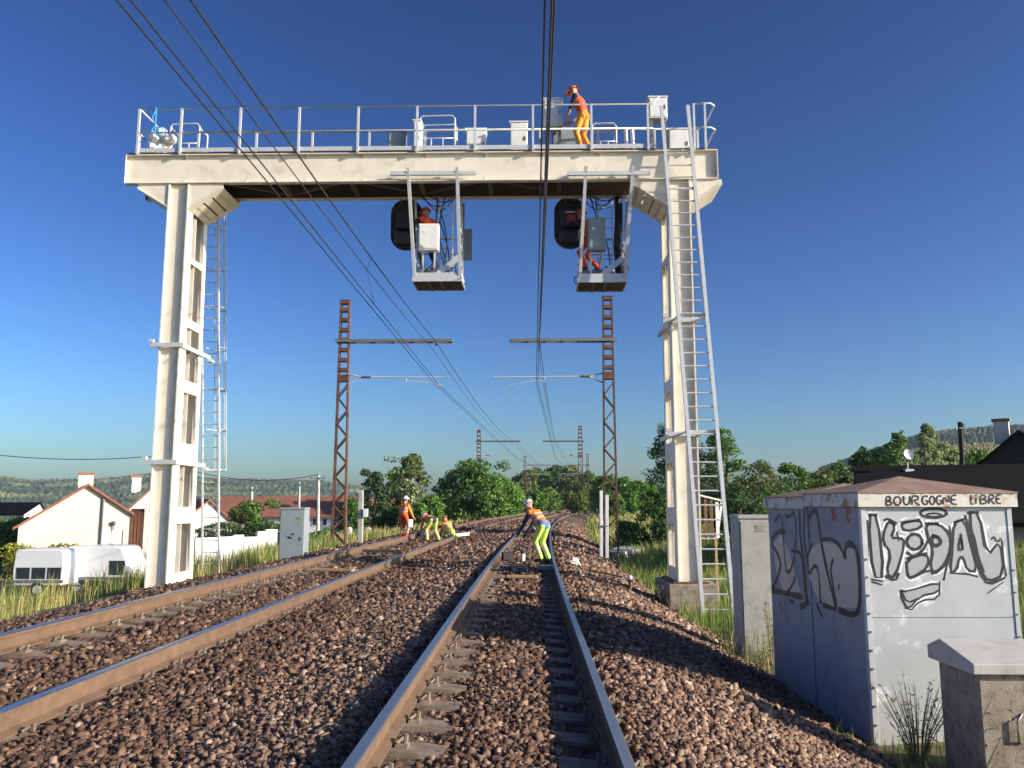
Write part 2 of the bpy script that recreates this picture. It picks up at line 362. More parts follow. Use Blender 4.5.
# ------------------------------------------------------------------ signal gantry
GY = 18.7                                   # front plane of the gantry
GB = 1.25                                   # depth of the bridge
ZB = PY(400, 181.0, GY).z; ZT = PY(400, 152.0, GY).z
XL = PY(125, 166, GY).x; XR = PY(718, 162, GY).x
G_ROOT = thing('signal_gantry', 'cream steel gantry bridge with railings spanning both tracks', 'gantry', (-2.3, GY, -.5))
def column(xa, xb, zfoot, mirror, lab):
    """box column: two deep side plates with windows, web plates recessed between them"""
    part = None
    D0, D1 = 1.45, 1.2; ztop = ZB-.02
    def yb(z): return GY+.02+D0+(D1-D0)*(z-zfoot)/(ztop-zfoot)
    rows = [(212, 262), (268, 322), (330.5, 382), (394, 444), (463.5, 507), (523.5, 573.5)]
    wins = []
    for a, b in rows[::-1]:
        wins.append((PY(185, b, GY+.75).z, PY(185, a, GY+.75).z))
    wins = [(max(lo, zfoot+.28), hi) for lo, hi in wins]
    t = .03
    for k, (x0, x1) in enumerate(((xa, xa+t), (xb-t, xb))):
        m = MB()
        def slab(z0, z1, f0, f1):
            ya0, ya1 = GY+.02+(yb(z0)-GY-.02)*f0, GY+.02+(yb(z0)-GY-.02)*f1
            yc0, yc1 = GY+.02+(yb(z1)-GY-.02)*f0, GY+.02+(yb(z1)-GY-.02)*f1
            m.hexa([(x0, ya0, z0), (x1, ya0, z0), (x1, ya1, z0), (x0, ya1, z0), (x0, yc0, z1), (x1, yc0, z1), (x1, yc1, z1), (x0, yc1, z1)])
        z = zfoot
        for lo, hi in wins:
            slab(z, lo, 0, 1); slab(lo, hi, 0, .27); slab(lo, hi, .86, 1); z = hi
        slab(z, ztop, 0, 1)
        p = m.build('side_plate', 'cream_steel', G_ROOT)
        # turned-in stiffening edges round the windows
        for lo, hi in wins:
            e = MB(); s = 1 if k == 0 else -1; xi = x1 if k == 0 else x0
            y0 = GY+.02+(yb(lo)-GY-.02)*.27; y1 = GY+.02+(yb(lo)-GY-.02)*.86
            for (ya, yc, za, zc) in ((y0-.025, y0, lo, hi), (y1, y1+.025, lo, hi), (y0, y1, lo-.02, lo), (y0, y1, hi, hi+.02)):
                e.bb(xi+.002*s, xi+.06*s, ya, yc, za, zc)
            e.build('window_edge', 'cream_steel', p)
    m = MB(); m.bb(xa+t+.001, xb-t-.001, GY+.10, GY+.12, zfoot, ztop); m.build('front_web', 'cream_steel', G_ROOT)
    m = MB(); x0, x1 = xa+t+.001, xb-t-.001; a = GY+.02+(yb(zfoot)-GY-.02)*.50; b = GY+.02+(yb(ztop)-GY-.02)*.50
    m.hexa([(x0, a, zfoot), (x1, a, zfoot), (x1, a+.02, zfoot), (x0, a+.02, zfoot), (x0, b, ztop), (x1, b, ztop), (x1, b+.02, ztop), (x0, b+.02, ztop)])
    m.build('middle_web', 'stained_steel', G_ROOT)
    m = MB(); a = yb(zfoot)-.05; b = yb(ztop)-.05
    m.hexa([(x0, a, zfoot), (x1, a, zfoot), (x1, a+.02, zfoot), (x0, a+.02, zfoot), (x0, b, ztop), (x1, b, ztop), (x1, b+.02, ztop), (x0, b+.02, ztop)])
    m.build('back_web', 'cream_steel', G_ROOT)
    m = MB(); m.bb(xa-.12, xb+.12, GY-.1, yb(zfoot)+.12, zfoot-.035, zfoot); m.build('base_plate', 'rust', G_ROOT)
    # diaphragms inside
    m = MB()
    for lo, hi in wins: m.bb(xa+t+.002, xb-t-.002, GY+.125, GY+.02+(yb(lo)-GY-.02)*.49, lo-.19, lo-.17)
    m.build('diaphragm', 'shaded_under_steel', G_ROOT)
    # haunches: front and back gussets with a folded bottom plate
    for s in (-1, 1):
        inner = (s == 1) != mirror
        wid, hgt = (.80, .62) if inner else (.74, .56)
        xe = xb if s == 1 else xa
        for yy in (GY+.05, GY+GB-.08):
            g = MB(); g.prism([(xe+s*.001, yy, ZB-.002), (xe+s*wid, yy, ZB-.002), (xe+s*wid, yy, ZB-.10), (xe+s*.001, yy, ZB-hgt-.0)], (0, .02, 0)); g.build('gusset', 'cream_steel', G_ROOT)
        g = MB()
        a = Vector((xe+s*wid, 0, ZB-.10)); b = Vector((xe, 0, ZB-hgt)); n = 4
        nrm = Vector((-(b-a).z, 0, (b-a).x)).normalized()*.02
        if nrm.z > 0: nrm = -nrm
        for (y0, y1) in ((GY+.02, GY+.16), (GY+GB-.16, GY+GB-.02)):
            q = [Vector((p.x, y0, p.z)) for p in (a, b)]; g.prism([q[0], q[1], q[1]+nrm, q[0]+nrm], (0, y1-y0, 0))
        for i in range(n+1):
            f0 = i/n-.1 if 0 < i < n else (0 if i == 0 else .8); f1 = f0+.2
            p0 = a.lerp(b, f0); p1 = a.lerp(b, f1)
            q = [Vector((p.x, GY+.161, p.z)) for p in (p0, p1)]; g.prism([q[0], q[1], q[1]+nrm, q[0]+nrm], (0, GB-.322, 0))
        g.build('haunch_plate', 'cream_steel', G_ROOT)
xl0 = PY(146.5, 586, GY).x; xl1 = PY(168.5, 586, GY).x
xl0 -= .06; xl1 -= .06
xr0 = PY(679.5, 575, GY).x-.02; xr1 = PY(704, 575, GY).x-.03
ZFL, ZFR = PY(160, 588, GY).z, PY(690, 582, GY).z
column(xl0, xl1, ZFL, False, '')
column(xr0, xr1, ZFR, True, '')
# channel straps bolted round the columns
for (xa, xb, z, ln) in ((xl0, xl1, PY(160, 345, GY).z, 1), (xl0, xl1, PY(160, 462, GY).z, 1), (xr0, xr1, PY(690, 320, GY).z, 0), (xr0, xr1, PY(690, 434, GY).z, 0)):
    m = MB()
    m.bb(xa-.16, xb+.10, GY-.05, GY+.015, z-.05, z+.05)
    m.bb(xb+.003, xb+.06, GY+.02, GY+1.75, z-.05, z+.05); m.bb(xa-.06, xa-.003, GY+.02, GY+1.75, z-.05, z+.05)
    m.bb(xa-.20, xa-.10, GY-.06, GY+.02, z+.055, z+.13); m.bb(xb+.02, xb+.14, GY+1.6, GY+1.78, z-.12, z-.052)
    m.build('column_strap', 'galvanised', G_ROOT)
# girders
def girder(y0, face):
    m = MB(); yw = y0+.085 if face < 0 else y0+GB-.055
    m.bb(XL+.02, XR-.02, yw, yw+.02, ZB+.025, ZT-.025); m.build('girder_web', 'cream_steel' if face < 0 else 'shaded_under_steel', G_ROOT)  # back web coloured dark to paint in the shade on its inner face
    ya, yc = (y0, y0+.16) if face < 0 else (y0+GB-.16, y0+GB)
    for za, zb, nm in ((ZB, ZB+.024, 'bottom_flange'), (ZT-.024, ZT, 'top_flange')):
        m = MB(); m.bb(XL, XR, ya, yc, za, zb); m.build(nm, 'cream_steel', G_ROOT)
    for x in (XL, XR-.018):
        m = MB(); m.bb(x, x+.018, ya, yc, ZB+.0245, ZT-.0245); m.build('end_plate', 'cream_steel', G_ROOT)
    for u in (185, 247, 306, 363, 426, 485, 543, 600):
        x = PY(u, 166, GY).x; s = -1 if face < 0 else 1; yy = ya+.002 if face < 0 else yc-.002
        yi = yw-.001 if face < 0 else yw+.021
        for (za, zb) in ((ZT-.025, ZT-.12), (ZB+.025, ZB+.10)):
            m = MB(); m.prism([(x-.006, yi, za), (x-.006, yy, za), (x-.006, yi, zb)], (.012, 0, 0)); m.build('stiffener', 'cream_steel', G_ROOT)
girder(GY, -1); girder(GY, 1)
n = 9; xs = np.linspace(XL+.4, XR-.4, n)
for i in range(n):
    m = MB(); m.bb(xs[i]-.05, xs[i]+.05, GY+.165, GY+GB-.165, ZB+.03, ZB+.14); m.build('cross_member', 'shaded_under_steel', G_ROOT)
    if i < n-1:
        m = MB(); a, b = (GY+.2, GY+GB-.2) if i % 2 else (GY+GB-.2, GY+.2)
        m.bar((xs[i]+.06, a, ZB+.10), (xs[i+1]-.06, b, ZB+.10), .09, .05); m.build('diagonal_brace', 'shaded_under_steel', G_ROOT)
m = MB(); m.bb(XL+.02, XR-.02, GY-.0, GY+GB, ZT+.002, ZT+.035); m.build('walkway_deck', 'shaded_under_steel', G_ROOT)
DECK = ZT+.035
# toe boards
zk = PY(300, 146.5, GY-.05).z
pu = [138.6, 181, 240, 299, 358, 417, 475, 533, 591.5, 648]
px = [PY(u, 130, GY-.04).x for u in pu]
for i in range(len(px)-1):
    m = MB(); m.bb(px[i]+.03, px[i+1]-.03, GY-.035, GY-.02, ZT+.036, zk); m.build('toe_board', 'galvanised', G_ROOT)
m = MB(); m.bb(px[-1]+.03, PY(652, 130, GY).x, GY-.035, GY-.02, ZT+.036, zk); m.build('toe_board', 'galvanised', G_ROOT)
m = MB(); m.bb(px[0], PY(700, 130, GY).x, GY+GB+.02, GY+GB+.035, ZT+.036, zk); m.build('toe_board', 'galvanised', G_ROOT)
ZH = PY(400, 106.5, GY-.04).z; ZM = PY(400, 130.5, GY-.04).z
for x in px:
    m = MB(); m.bar((x, GY-.045, ZT-.02), (x, GY-.045, ZH), .05, .05); m.build('railing_post', 'galvanised', G_ROOT)
xlad = PY(652, 107, GY).x
for z, nm in ((ZH, 'handrail'), (ZM, 'knee_rail')):
    m = MB(); m.tube([(px[0], GY-.045, z), (xlad, GY-.045, z)]+([(xlad+.16, GY-.045, z+.18)] if nm == 'handrail' else []), .022, 8); m.build(nm, 'galvanised', G_ROOT, True)
# back railing
for u in (138.6, 198, 256, 312, 369, 425, 482, 540, 598, 655, 698):
    x = PY(u, 138, GY+GB).x; m = MB(); m.bar((x, GY+GB+.045, ZT-.1), (x, GY+GB+.045, ZH), .05, .05); m.build('railing_post', 'galvanised', G_ROOT)
xe = PY(708, 107, GY).x
for z, nm in ((ZH, 'handrail'), (ZM, 'knee_rail')):
    m = MB(); m.tube([(px[0], GY+GB+.045, z), (xe-.25, GY+GB+.045, z)], .022, 8); m.build(nm, 'galvanised', G_ROOT, True)
    m = MB(); m.tube([(px[0], GY-.045, z), (px[0], GY+GB+.045, z)], .022, 8); m.build('end_rail', 'galvanised', G_ROOT, True)
    x0 = PY(694, 107, GY).x; x1 = PY(715, 107, GY).x
    m = MB(); m.tube([(x0, GY-.045, z), (x1-.12, GY-.045, z), (x1, GY+.08, z), (x1, GY+GB-.1, z), (x1-.12, GY+GB+.045, z), (xe-.3, GY+GB+.045, z)], .022, 8); m.build('end_rail', 'galvanised', G_ROOT, True)
for u in (694, 705):
    x = PY(u, 130, GY).x; m = MB(); m.bar((x, GY-.045, ZT-.02), (x, GY-.045, ZH), .045, .045); m.build('railing_post', 'galvanised', G_ROOT)
# hatch guards on the deck
def guard(u0, u1, vtop, lab):
    y = GY+.62; zt = PY(u0, vtop, y).z; x0 = PY(u0, vtop, y).x; x1 = PY(u1, vtop, y).x
    m = MB()
    for yy in (y, y+.5):
        m.tube([(x0, yy, DECK), (x0, yy, zt-.08), (x0+.06, yy, zt), (x1-.06, yy, zt), (x1, yy, zt-.08), (x1, yy, DECK)], .022, 6)
        m.tube([(x0, yy, (DECK+zt)/2), (x1, yy, (DECK+zt)/2)], .016, 6)
    for xx in (x0+.01, x1-.01): m.tube([(xx, y, zt-.1), (xx, y+.5, zt-.1)], .016, 6)
    for f in (.33, .66): m.tube([(x0+(x1-x0)*f, y, DECK), (x0+(x1-x0)*f, y, (DECK+zt)/2)], .016, 6)
    m.build('hatch_guard', 'galvanised', G_ROOT, True)
guard(171, 200, 124, ''); guard(420, 455, 116, ''); guard(592, 616, 123.5, '')
# footings
for (xa, xb, zf, lab) in ((xl0, xl1, ZFL, 'low concrete footing under the left leg of the gantry, half buried in ballast'), (xr0, xr1, ZFR, 'mossy concrete footing under the right leg of the gantry')):
    m = MB(); m.bb(xa-.25, xb+.30, GY-.22, GY+1.8, -1.4, zf-.036); solo('concrete_footing', m, 'old_box', lab, 'footing', 'gantry footings', bevel=.02)
# ------------------------------------------------------------------ deck cabinets
def deck_box(u0, u1, v0, yy, dep, matn, lab, z0=None, base=False, v1=None):
    a = PY(u0, v0, yy); b = PY(u1, v0, yy); zb = DECK if v1 is None else PY(u0, v1, yy).z
    r = thing('equipment_cabinet', lab, 'cabinet', ((a.x+b.x)/2, yy+dep/2, DECK), 'cabinets on the gantry walkway')
    m = MB(); m.bb(a.x, b.x, yy, yy+dep, zb+.0, a.z-.02); m.build('housing', matn, r, bevel=.008)
    m = MB(); m.bb(a.x-.02, b.x+.02, yy-.02, yy+dep+.02, a.z-.019, a.z+.01); m.build('lid', matn, r)
    m = MB(); m.bb(a.x+.03, b.x-.03, yy-.012, yy-.001, zb+.04, a.z-.06); m.build('door', matn, r)
    m = MB(); m.bb(b.x-.07, b.x-.045, yy-.03, yy-.0125, (zb+a.z)/2-.05, (zb+a.z)/2+.05); m.build('latch', 'galv_dark', r)
    if v1 is not None:
        for x in (a.x+.03, b.x-.09): m = MB(); m.bb(x, x+.06, yy+.03, yy+dep-.03, DECK, zb); m.build('leg', 'galv_dark', r)
deck_box(388, 405, 130.5, GY+.55, .35, 'cabinet_grey', 'grey cabinet on the gantry walkway, left of the hatch guard over the left cage')
deck_box(413.5, 421, 120, GY+.35, .3, 'white_paint', 'slim white cabinet on the gantry walkway, touching the left hatch guard')
deck_box(466, 486, 128.5, GY+.6, .4, 'white_paint', 'low squat white cabinet on the gantry walkway, right of the hatch guard')
deck_box(510, 527.5, 121.5, GY+.35, .35, 'white_paint', 'white cabinet mid gantry walkway, between two railing posts, left of the wires')
deck_box(543.5, 562, 98.5, GY+.5, .35, 'white_paint', 'tall light grey cabinet on legs behind the overhead wires on the gantry', v1=126)
deck_box(552, 575, 128, GY+.9, .25, 'cabinet_grey', 'low grey cabinet at the feet of the worker on the gantry')
deck_box(648.5, 667, 96.5, GY+.55, .4, 'white_paint', 'tall white cabinet beside the ladder head on the gantry', v1=118)
deck_box(668.5, 689, 128.5, GY+.62, .4, 'white_paint', 'low wide white cabinet behind the ladder head on the gantry')
m = MB()
for u in (626.5, 633): x = PY(u, 130, GY+.6).x; m.tube([(x, GY+.6, DECK), (x-.02, GY+.6, PY(u, 129, GY+.6).z)], .045, 8)
m.bb(PY(624, 130, GY+.6).x-.02, PY(636, 130, GY+.6).x+.02, GY+.52, GY+.68, DECK, DECK+.03)
solo('tube_holder', m, 'white_paint', 'pair of upright white tubes on the gantry, right of the worker', 'tubes', smooth=False)
# tarpaulin bundle and rope at the left end
m = MB(); b0 = PY(160, 140, GY+.45)
for i in range(9):
    m.sphere((b0.x+random.uniform(-.05, .38), GY+.22+random.uniform(-.08, .1), DECK+.12+.055*i), (random.uniform(.13, .2), .15, random.uniform(.12, .17)), 0, 7, 5)
o = solo('tool_bag', m, 'trash_white', 'crumpled white bag of gear at the left end of the gantry walkway', 'bag', smooth=False)
m = MB(); x = PY(155, 110, GY-.05).x; m.tube([(x+.03*math.sin(i*1.3), GY-.085+.012*math.cos(i), ZH+.01-(ZH-DECK-.45)*i/9) for i in range(10)], .014, 5)
m.tube([(x+.14+.11*math.cos(i*.7), GY-.07, DECK+.50+.10*math.sin(i*.7)) for i in range(10)], .014, 5)
m.tube([(x, GY-.075, ZH+.03), (x+.05, GY-.08, ZH+.0), (x+.05, GY-.08, DECK+.5)], .014, 5)
solo('blue_rope', m, 'blue_rope', 'blue rope hung on the left end of the gantry handrail', 'rope')
# ------------------------------------------------------------------ ladders
def ladder(p0, p1, width, lab, rails_ext, group, sw=.035, rr_=.014):
    p0, p1 = Vector(p0), Vector(p1); r = thing('access_ladder', lab, 'ladder', tuple(p0), group)
    d = (p1-p0).normalized(); sx = Vector((1, 0, 0)); L = (p1-p0).length
    for s in (-1, 1):
        m = MB(); m.bar(p0+sx*s*width/2, p1+d*rails_ext+sx*s*width/2, sw, .07, up=(0, 1, 0)); m.build('stile', 'galvanised', r)
    k = int(L/.30)
    for i in range(k):
        q = p0+d*(.25+i*.30)
        m = MB(); m.tube([q-sx*(width/2-.018), q+sx*(width/2-.018)], rr_, 6); m.build('rung', 'galvanised', r)
    return r, d, L
pt = PY(678, 146, GY-.12); pb = Vector((PY(718, 588, 17.5).x, 17.5, -.9))
lr, d, L = ladder(pb, pt, .62, 'long leaning aluminium ladder from the verge to the gantry walkway, right leg', 1.05, 'ladders on the gantry', .075, .019)
for z in (PY(690, 320, GY).z, PY(690, 434, GY).z, ZB-.3):
    f = (z-pb.z)/(pt.z-pb.z); q = pb.lerp(pt, f)
    m = MB()
    for s in (-1, 1): m.bar(q+Vector((s*.31, .035, 0)), (min(max(q.x+s*.31, xr0+.03), xr1+.1), GY-.052, z), .05, .03)
    m.bar(q+Vector((-.29, .05, 0)), q+Vector((.29, .05, 0)), .04, .04); m.build('wall_bracket', 'galvanised', lr)
# rear caged ladder by the left leg
pb2 = Vector((PY(212, 568, 22.0).x, 22.0, -.9)); pt2 = Vector((PY(209.5, 190, GY+GB+.18).x, GY+GB+.18, ZT+.1))
l2, d2, L2 = ladder(pb2, pt2, .42, 'caged ladder behind the left leg of the gantry', .0, 'ladders on the gantry')
zs = np.linspace(PY(212, 470, 21.7).z, ZT-.1, 8); hoops = []
for z in zs:
    f = (z-pb2.z)/(pt2.z-pb2.z); q = pb2.lerp(pt2, f); pts = []
    for i in range(9):
        a = math.pi*i/8; pts.append((q.x-.21*math.cos(a)*1.0+.12*math.sin(a), q.y+.02+.62*math.sin(a), z))
    m = MB(); m.tube(pts, .016, 5); m.build('cage_hoop', 'galvanised', l2, True); hoops.append(pts)
for i in (2, 3, 4, 5, 6):
    m = MB(); m.tube([h[i] for h in hoops], .012, 5); m.build('cage_bar', 'galvanised', l2)
# anti-climb guard at the foot of the right leg
r = thing('climb_guard', 'small red and white slatted guard panel behind the ladder foot', 'guard panel', (xr1+.35, GY+.75, -.42))
for i in range(4):
    x = xr1+.10+i*.13; m = MB(); z1 = PY(705, 497, GY+.8).z
    m.bb(x, x+.07, GY+.74, GY+.76, PY(705, 538, GY+.8).z, z1-.04*i); m.build('slat', 'brown_board' if i < 3 else 'white_paint', r)
m = MB(); z0 = PY(705, 538, GY+.8).z; z1 = PY(705, 497, GY+.8).z
m.bar((xr1+.06, GY+.78, z1+.06), (xr1+.72, GY+.78, z1-.10), .06, .04); m.bar((xr1+.06, GY+.78, z0), (xr1+.50, GY+.78, z0), .05, .04); m.bar((xr1+.64, GY+.78, z1-.12), (xr1+.50, GY+.78, z0-.02), .05, .04); m.build('frame', 'white_paint', r)
for x in (xr1+.08, xr1+.48): m = MB(); m.bar((x, GY+.78, -.9), (x, GY+.78, z0-.028), .05, .04); m.build('post', 'wood', r)
# ------------------------------------------------------------------ hanging signal cages
YB0, YB1 = GY+.55, GY+1.4
def cage(uL, uR, tl, tr, bl, br, lab, panel):
    tl, tr = PY(*tl, GY-.10), PY(*tr, GY-.10); bl, br = PY(*bl, YB0), PY(*br, YB0)
    zb = (bl.z+br.z)/2; bl.z = br.z = zb; r = thing('hanging_work_cage', lab, 'work cage', ((bl.x+br.x)/2, YB0, zb), 'cages hung under the gantry')
    for a, b in ((tl, bl), (tr, br)):
        m = MB(); m.bar(a, b+Vector((0, 0, .0)), .075, .06, up=(0, 1, 0)); m.build('hanger', 'galvanised', r)
        b2 = Vector((b.x, YB1, zb)); m = MB(); m.bar((a.x, GY+GB-.08, ZB-.003), b2, .05, .05, up=(0, 1, 0)); m.build('hanger', 'galvanised', r)
    zr = PY(uL, 173, GY-.1).z
    m = MB(); m.bar((PY(uL, 173, GY-.1).x, GY-.055, zr), (PY(uR, 173, GY-.1).x, GY-.055, zr), .07, .09); m.build('clamp_beam', 'galvanised', r)
    # tray
    x0, x1 = bl.x-.02, br.x+.02
    m = MB(); m.bb(x0, x1, YB0, YB1, zb-.10, zb-.075); m.build('floor_plate', 'shaded_under_steel', r)
    m = MB()
    for f in (.3, .55): m.bb(x0+(x1-x0)*f, x0+(x1-x0)*f+.05, YB0+.001, YB1-.001, zb-.135, zb-.101)
    m.build('floor_joist', 'galv_dark', r)
    for (a, b, c, dd) in ((x0, x1, YB0-.03, YB0-.001), (x0, x1, YB1+.001, YB1+.03), (x0-.03, x0-.001, YB0-.03, YB1+.03), (x1+.001, x1+.03, YB0-.03, YB1+.03)):
        m = MB(); m.bb(a, b, c, dd, zb-.11, zb+.10); m.build('tray_edge', 'galvanised', r)
    # guard rails
    for h in (.42, .82, 1.2):
        m = MB(); m.tube([(x0+.02, YB1, zb+h), (x1-.02, YB1, zb+h)], .018, 6); m.build('guard_rail', 'galvanised', r, True)
        for x in (x0+.03, x1-.03): m = MB(); m.tube([(x, YB0+.05, zb+h), (x, YB1, zb+h)], .018, 6); m.build('guard_rail', 'galvanised', r, True)
    m = MB(); m.bb(x0+.02, x0+.58, YB1-.5, YB1-.05, zb-.074, zb+.30); m.build('step_box', 'galv_dark', r)
    # inside ladder up to the deck
    lx = x0+(x1-x0)*.62
    m = MB()
    for s in (-1, 1): m.bar((lx+s*.17, YB1-.1, zb-.07), (lx+s*.17, GY+GB-.25, ZB-.001), .035, .03)
    m.build('inner_ladder_stile', 'galvanised', r)
    for k in range(9):
        z = zb+.15+k*.25
        if z < ZB-.1:
            f = (z-zb)/(ZB-zb); y = YB1-.1+(GY+GB-.25-YB1+.1)*f
            m = MB(); m.tube([(lx-.155, y, z), (lx+.155, y, z)], .013, 6); m.build('inner_ladder_rung', 'galvanised', r)
    return r, x0, x1, zb
c1, a0, a1, zb1 = cage(390, 476, (408, 168), (457, 167), (414.5, 277), (460, 277), 'left work cage hung under the gantry between the tracks', 1)
c2, b0_, b1_, zb2 = cage(567, 650, (586, 166), (633, 166), (580, 279), (625, 277), 'right work cage hung under the gantry beside the right leg', 2)
def jbox(u0, u1, v0, v1, yy, matn, lab, tilt, r):
    a = PY(u0, v0, yy); b = PY(u1, v1, yy)
    t = thing('control_box', lab, 'control box', ((a.x+b.x)/2, yy, b.z), 'control boxes in the hanging cages')
    m = MB(); m.box(((a.x+b.x)/2, yy+.1, (a.z+b.z)/2), (b.x-a.x, .2, a.z-b.z), tilt); m.build('housing', matn, t, bevel=.012)
    m = MB(); m.box(((a.x+b.x)/2-.012*math.sin(tilt), yy-.008, (a.z+b.z)/2+.005), ((b.x-a.x)*.86, .014, (a.z-b.z)*.88), tilt); m.build('door', matn, t)
    m = MB(); m.box(((a.x+b.x)/2-.08, yy-.019, (a.z+b.z)/2+.12), (.07, .006, .05), tilt); m.build('maker_plate', 'paint_white', t)
    for s in (-.14, .14):   # stand that carries the box
        m = MB(); m.bar(((a.x+b.x)/2+s, yy+.12, zb1-.07), ((a.x+b.x)/2+s, yy+.12, b.z), .04, .04); m.build('stand_leg', 'galvanised', t)
jbox(418.5, 438.5, 223.5, 250, YB0+.06, 'white_paint', 'white control box standing in the left hanging cage', R(0), c1)
jbox(587.5, 606, 217.5, 250, YB0+.06, 'cabinet_grey', 'grey control box standing in the right hanging cage', R(0), c2)
def loose_cables(x0, x1, z0, lab, seed):
    rr = random.Random(seed); m = MB()
    for i in range(7):
        xs_ = rr.uniform(x0+.15, x1-.2); y = rr.uniform(YB0+.12, YB0+.5); z = z0+rr.uniform(.38, .5); pts = []
        for k in range(8):
            t = k/7; pts.append((xs_+rr.uniform(-.05, .05)+.25*math.sin(t*3+i), y+rr.uniform(-.03, .03), z-(z-z0+.05)*t+.02*i/7))
        m.tube(pts, .014, 5)
    for i in range(4):   # hanging loops up to the bridge
        xa = rr.uniform(x0+.4, x1+.05); pts = []
        for k in range(10):
            t = k/9; pts.append((xa+.12*math.sin(t*4+i)-.1*t, YB1-.35+.1*math.sin(i), z0+.4+(ZB-z0-.4)*t))
        m.tube(pts, .016, 5)
    for i in range(3):
        xa = rr.uniform(x0-.1, x0+.5); pts = []
        for k in range(9):
            t = k/8; pts.append((xa+t*.8, GY+GB-.3+.05*i, ZB+.02-.32*math.sin(math.pi*t)*(.6+.3*i)))
        m.tube(pts, .013, 5)
    solo('loose_cables', m, 'black_rubber', lab, 'cables', 'loose cables in the cages')
loose_cables(a0, a1, zb1-.07, 'tangle of black cables in the left hanging cage', 3)
loose_cables(b0_, b1_, zb2-.07, 'tangle of black cables in the right hanging cage', 5)
# diagonal plates leaning inside the trays
for (x0, x1, zb, lab) in ((a0, a1, zb1, 'pale board leaning across the tray of the left hanging cage'), (b0_, b1_, zb2, 'pale board leaning across the tray of the right hanging cage')):
    m = MB(); m.bar((x0+.42, YB0+.04, zb-.04), (x1-.05, YB0+.04, zb+.50), .018, .13); solo('leaning_board', m, 'galvanised', lab, 'board', 'boards in the cages')
m = MB(); m.sphere((a1-.22, YB0+.20, zb1+.05), (.15, .13, .12), 0, 10, 6); solo('white_sack', m, 'trash_white', 'small white sack in the right corner of the left cage', 'sack')
# signal heads: dark rounded targets hung beside the cages
def signal(u0, u1, v0, v1, yy, lab, red):
    a = PY(u0, v0, yy); b = PY(u1, v1, yy); w = b.x-a.x; h = a.z-b.z; cx = (a.x+b.x)/2
    r = thing('railway_signal', lab, 'railway signal', (cx, yy, b.z), 'signal heads under the gantry')
    def outline(w, h, k=7):
        pts = []; rad = w*.46
        for (sx, sz, a0) in ((1, 1, 0), (-1, 1, 90), (-1, -1, 180), (1, -1, 270)):
            for i in range(k):
                t = R(a0+90*i/(k-1)); pts.append((cx+sx*(w/2-rad)+rad*math.cos(t), sz*(h/2-rad)+rad*math.sin(t)))
        return pts
    zc = (a.z+b.z)/2
    m = MB(); m.prism([(x, yy, zc+z) for x, z in outline(w, h)], (0, .05, 0)); m.build('target_plate', 'signal_black', r)
    o = outline(w, h); i_ = outline(w-.05, h-.05); m = MB(); n = len(o)
    vs = [(x, yy-.03, zc+z) for x, z in o]+[(x, yy-.03, zc+z) for x, z in i_]+[(x, yy-.001, zc+z) for x, z in o]+[(x, yy-.001, zc+z) for x, z in i_]
    fs = []
    for i in range(n):
        j = (i+1) % n; fs += [(i, j, n+j, n+i), (2*n+i, 2*n+j, j, i), (n+i, n+j, 3*n+j, 3*n+i)]
    m.add(vs, fs); m.build('rim', 'dark_plastic', r)
    m = MB(); m.bb(cx-w*.28, cx+w*.30, yy-.22, yy-.002, zc-.12*h, zc+.22*h); m.build('lamp_housing', 'dark_plastic', r, bevel=.02)
    m = MB(); m.bb(cx-w*.36, cx+w*.36, yy-.16, yy-.002, zc-.40*h, zc-.16*h); m.build('rear_box', 'signal_black', r, bevel=.03)
    for k, zz in enumerate((.25, 0., -.25)):
        m = MB(); m.tube([(cx, yy+.052, zc+zz*h), (cx, yy+.32, zc+zz*h)], .12, 12); m.build('lamp_hood', 'dark_plastic', r)
    if red:
        m = MB(); m.bb(cx-.08, cx+.14, yy-.245, yy-.222, zc-.06*h, zc+.10*h); m.build('red_plate', 'paint_red', r)
        m = MB(); m.bb(cx-.12, cx+.12, yy-.255, yy-.223, zc+.145*h, zc+.165*h); m.build('white_strip', 'paint_white', r)
    m = MB(); m.tube([(cx+.1, yy-.06, zc+h*.45), (cx+.1, yy-.06, ZB+.03)], .04, 8); m.tube([(cx-.12, yy-.06, zc+h*.4), (cx-.12, yy-.06, ZB+.03)], .03, 8); m.build('suspension_pipe', 'galv_dark', r)
    return r
signal(391.5, 422, 200, 250, YB1+.12, 'dark rounded signal head beside the left hanging cage', False)
signal(554, 586, 198, 248.5, YB1+.12, 'dark rounded signal head with a red plate beside the right hanging cage', True)
# grey panel right of the left cage
r = thing('rear_panel', 'dark grey double panel hung right of the left cage', 'panel', (a1+.1, YB1+.1, PY(467, 260, YB1+.1).z))
p0, p1, p2 = PY(461, 229, YB1+.1), PY(472, 243.5, YB1+.1), PY(472, 260, YB1+.1)
m = MB(); m.bb(p0.x, p1.x, YB1+.1, YB1+.15, p1.z+.012, p0.z); m.build('panel_sheet', 'galv_dark', r)
m = MB(); m.bb(p0.x, p1.x, YB1+.1, YB1+.15, p2.z, p1.z-.012); m.build('panel_sheet', 'galv_dark', r)
m = MB(); m.bb(p0.x+.03, p0.x+.08, YB1+.151, YB1+.19, p2.z, ZB+.02); m.build('hanger', 'galv_dark', r)
# dark cable trunk beside the right cage
m = MB(); x = PY(618, 230, YB1).x; m.tube([(x, YB1-.2, ZB+.02), (x, YB1-.2, ZB-.6), (x-.04, YB1-.16, ZB-1.2), (x+.02, YB1-.2, zb2-.072)], .10, 8); solo('cable_bundle', m, 'black_rubber', 'thick black cable bundle hanging inside the right cage', 'cable bundle')
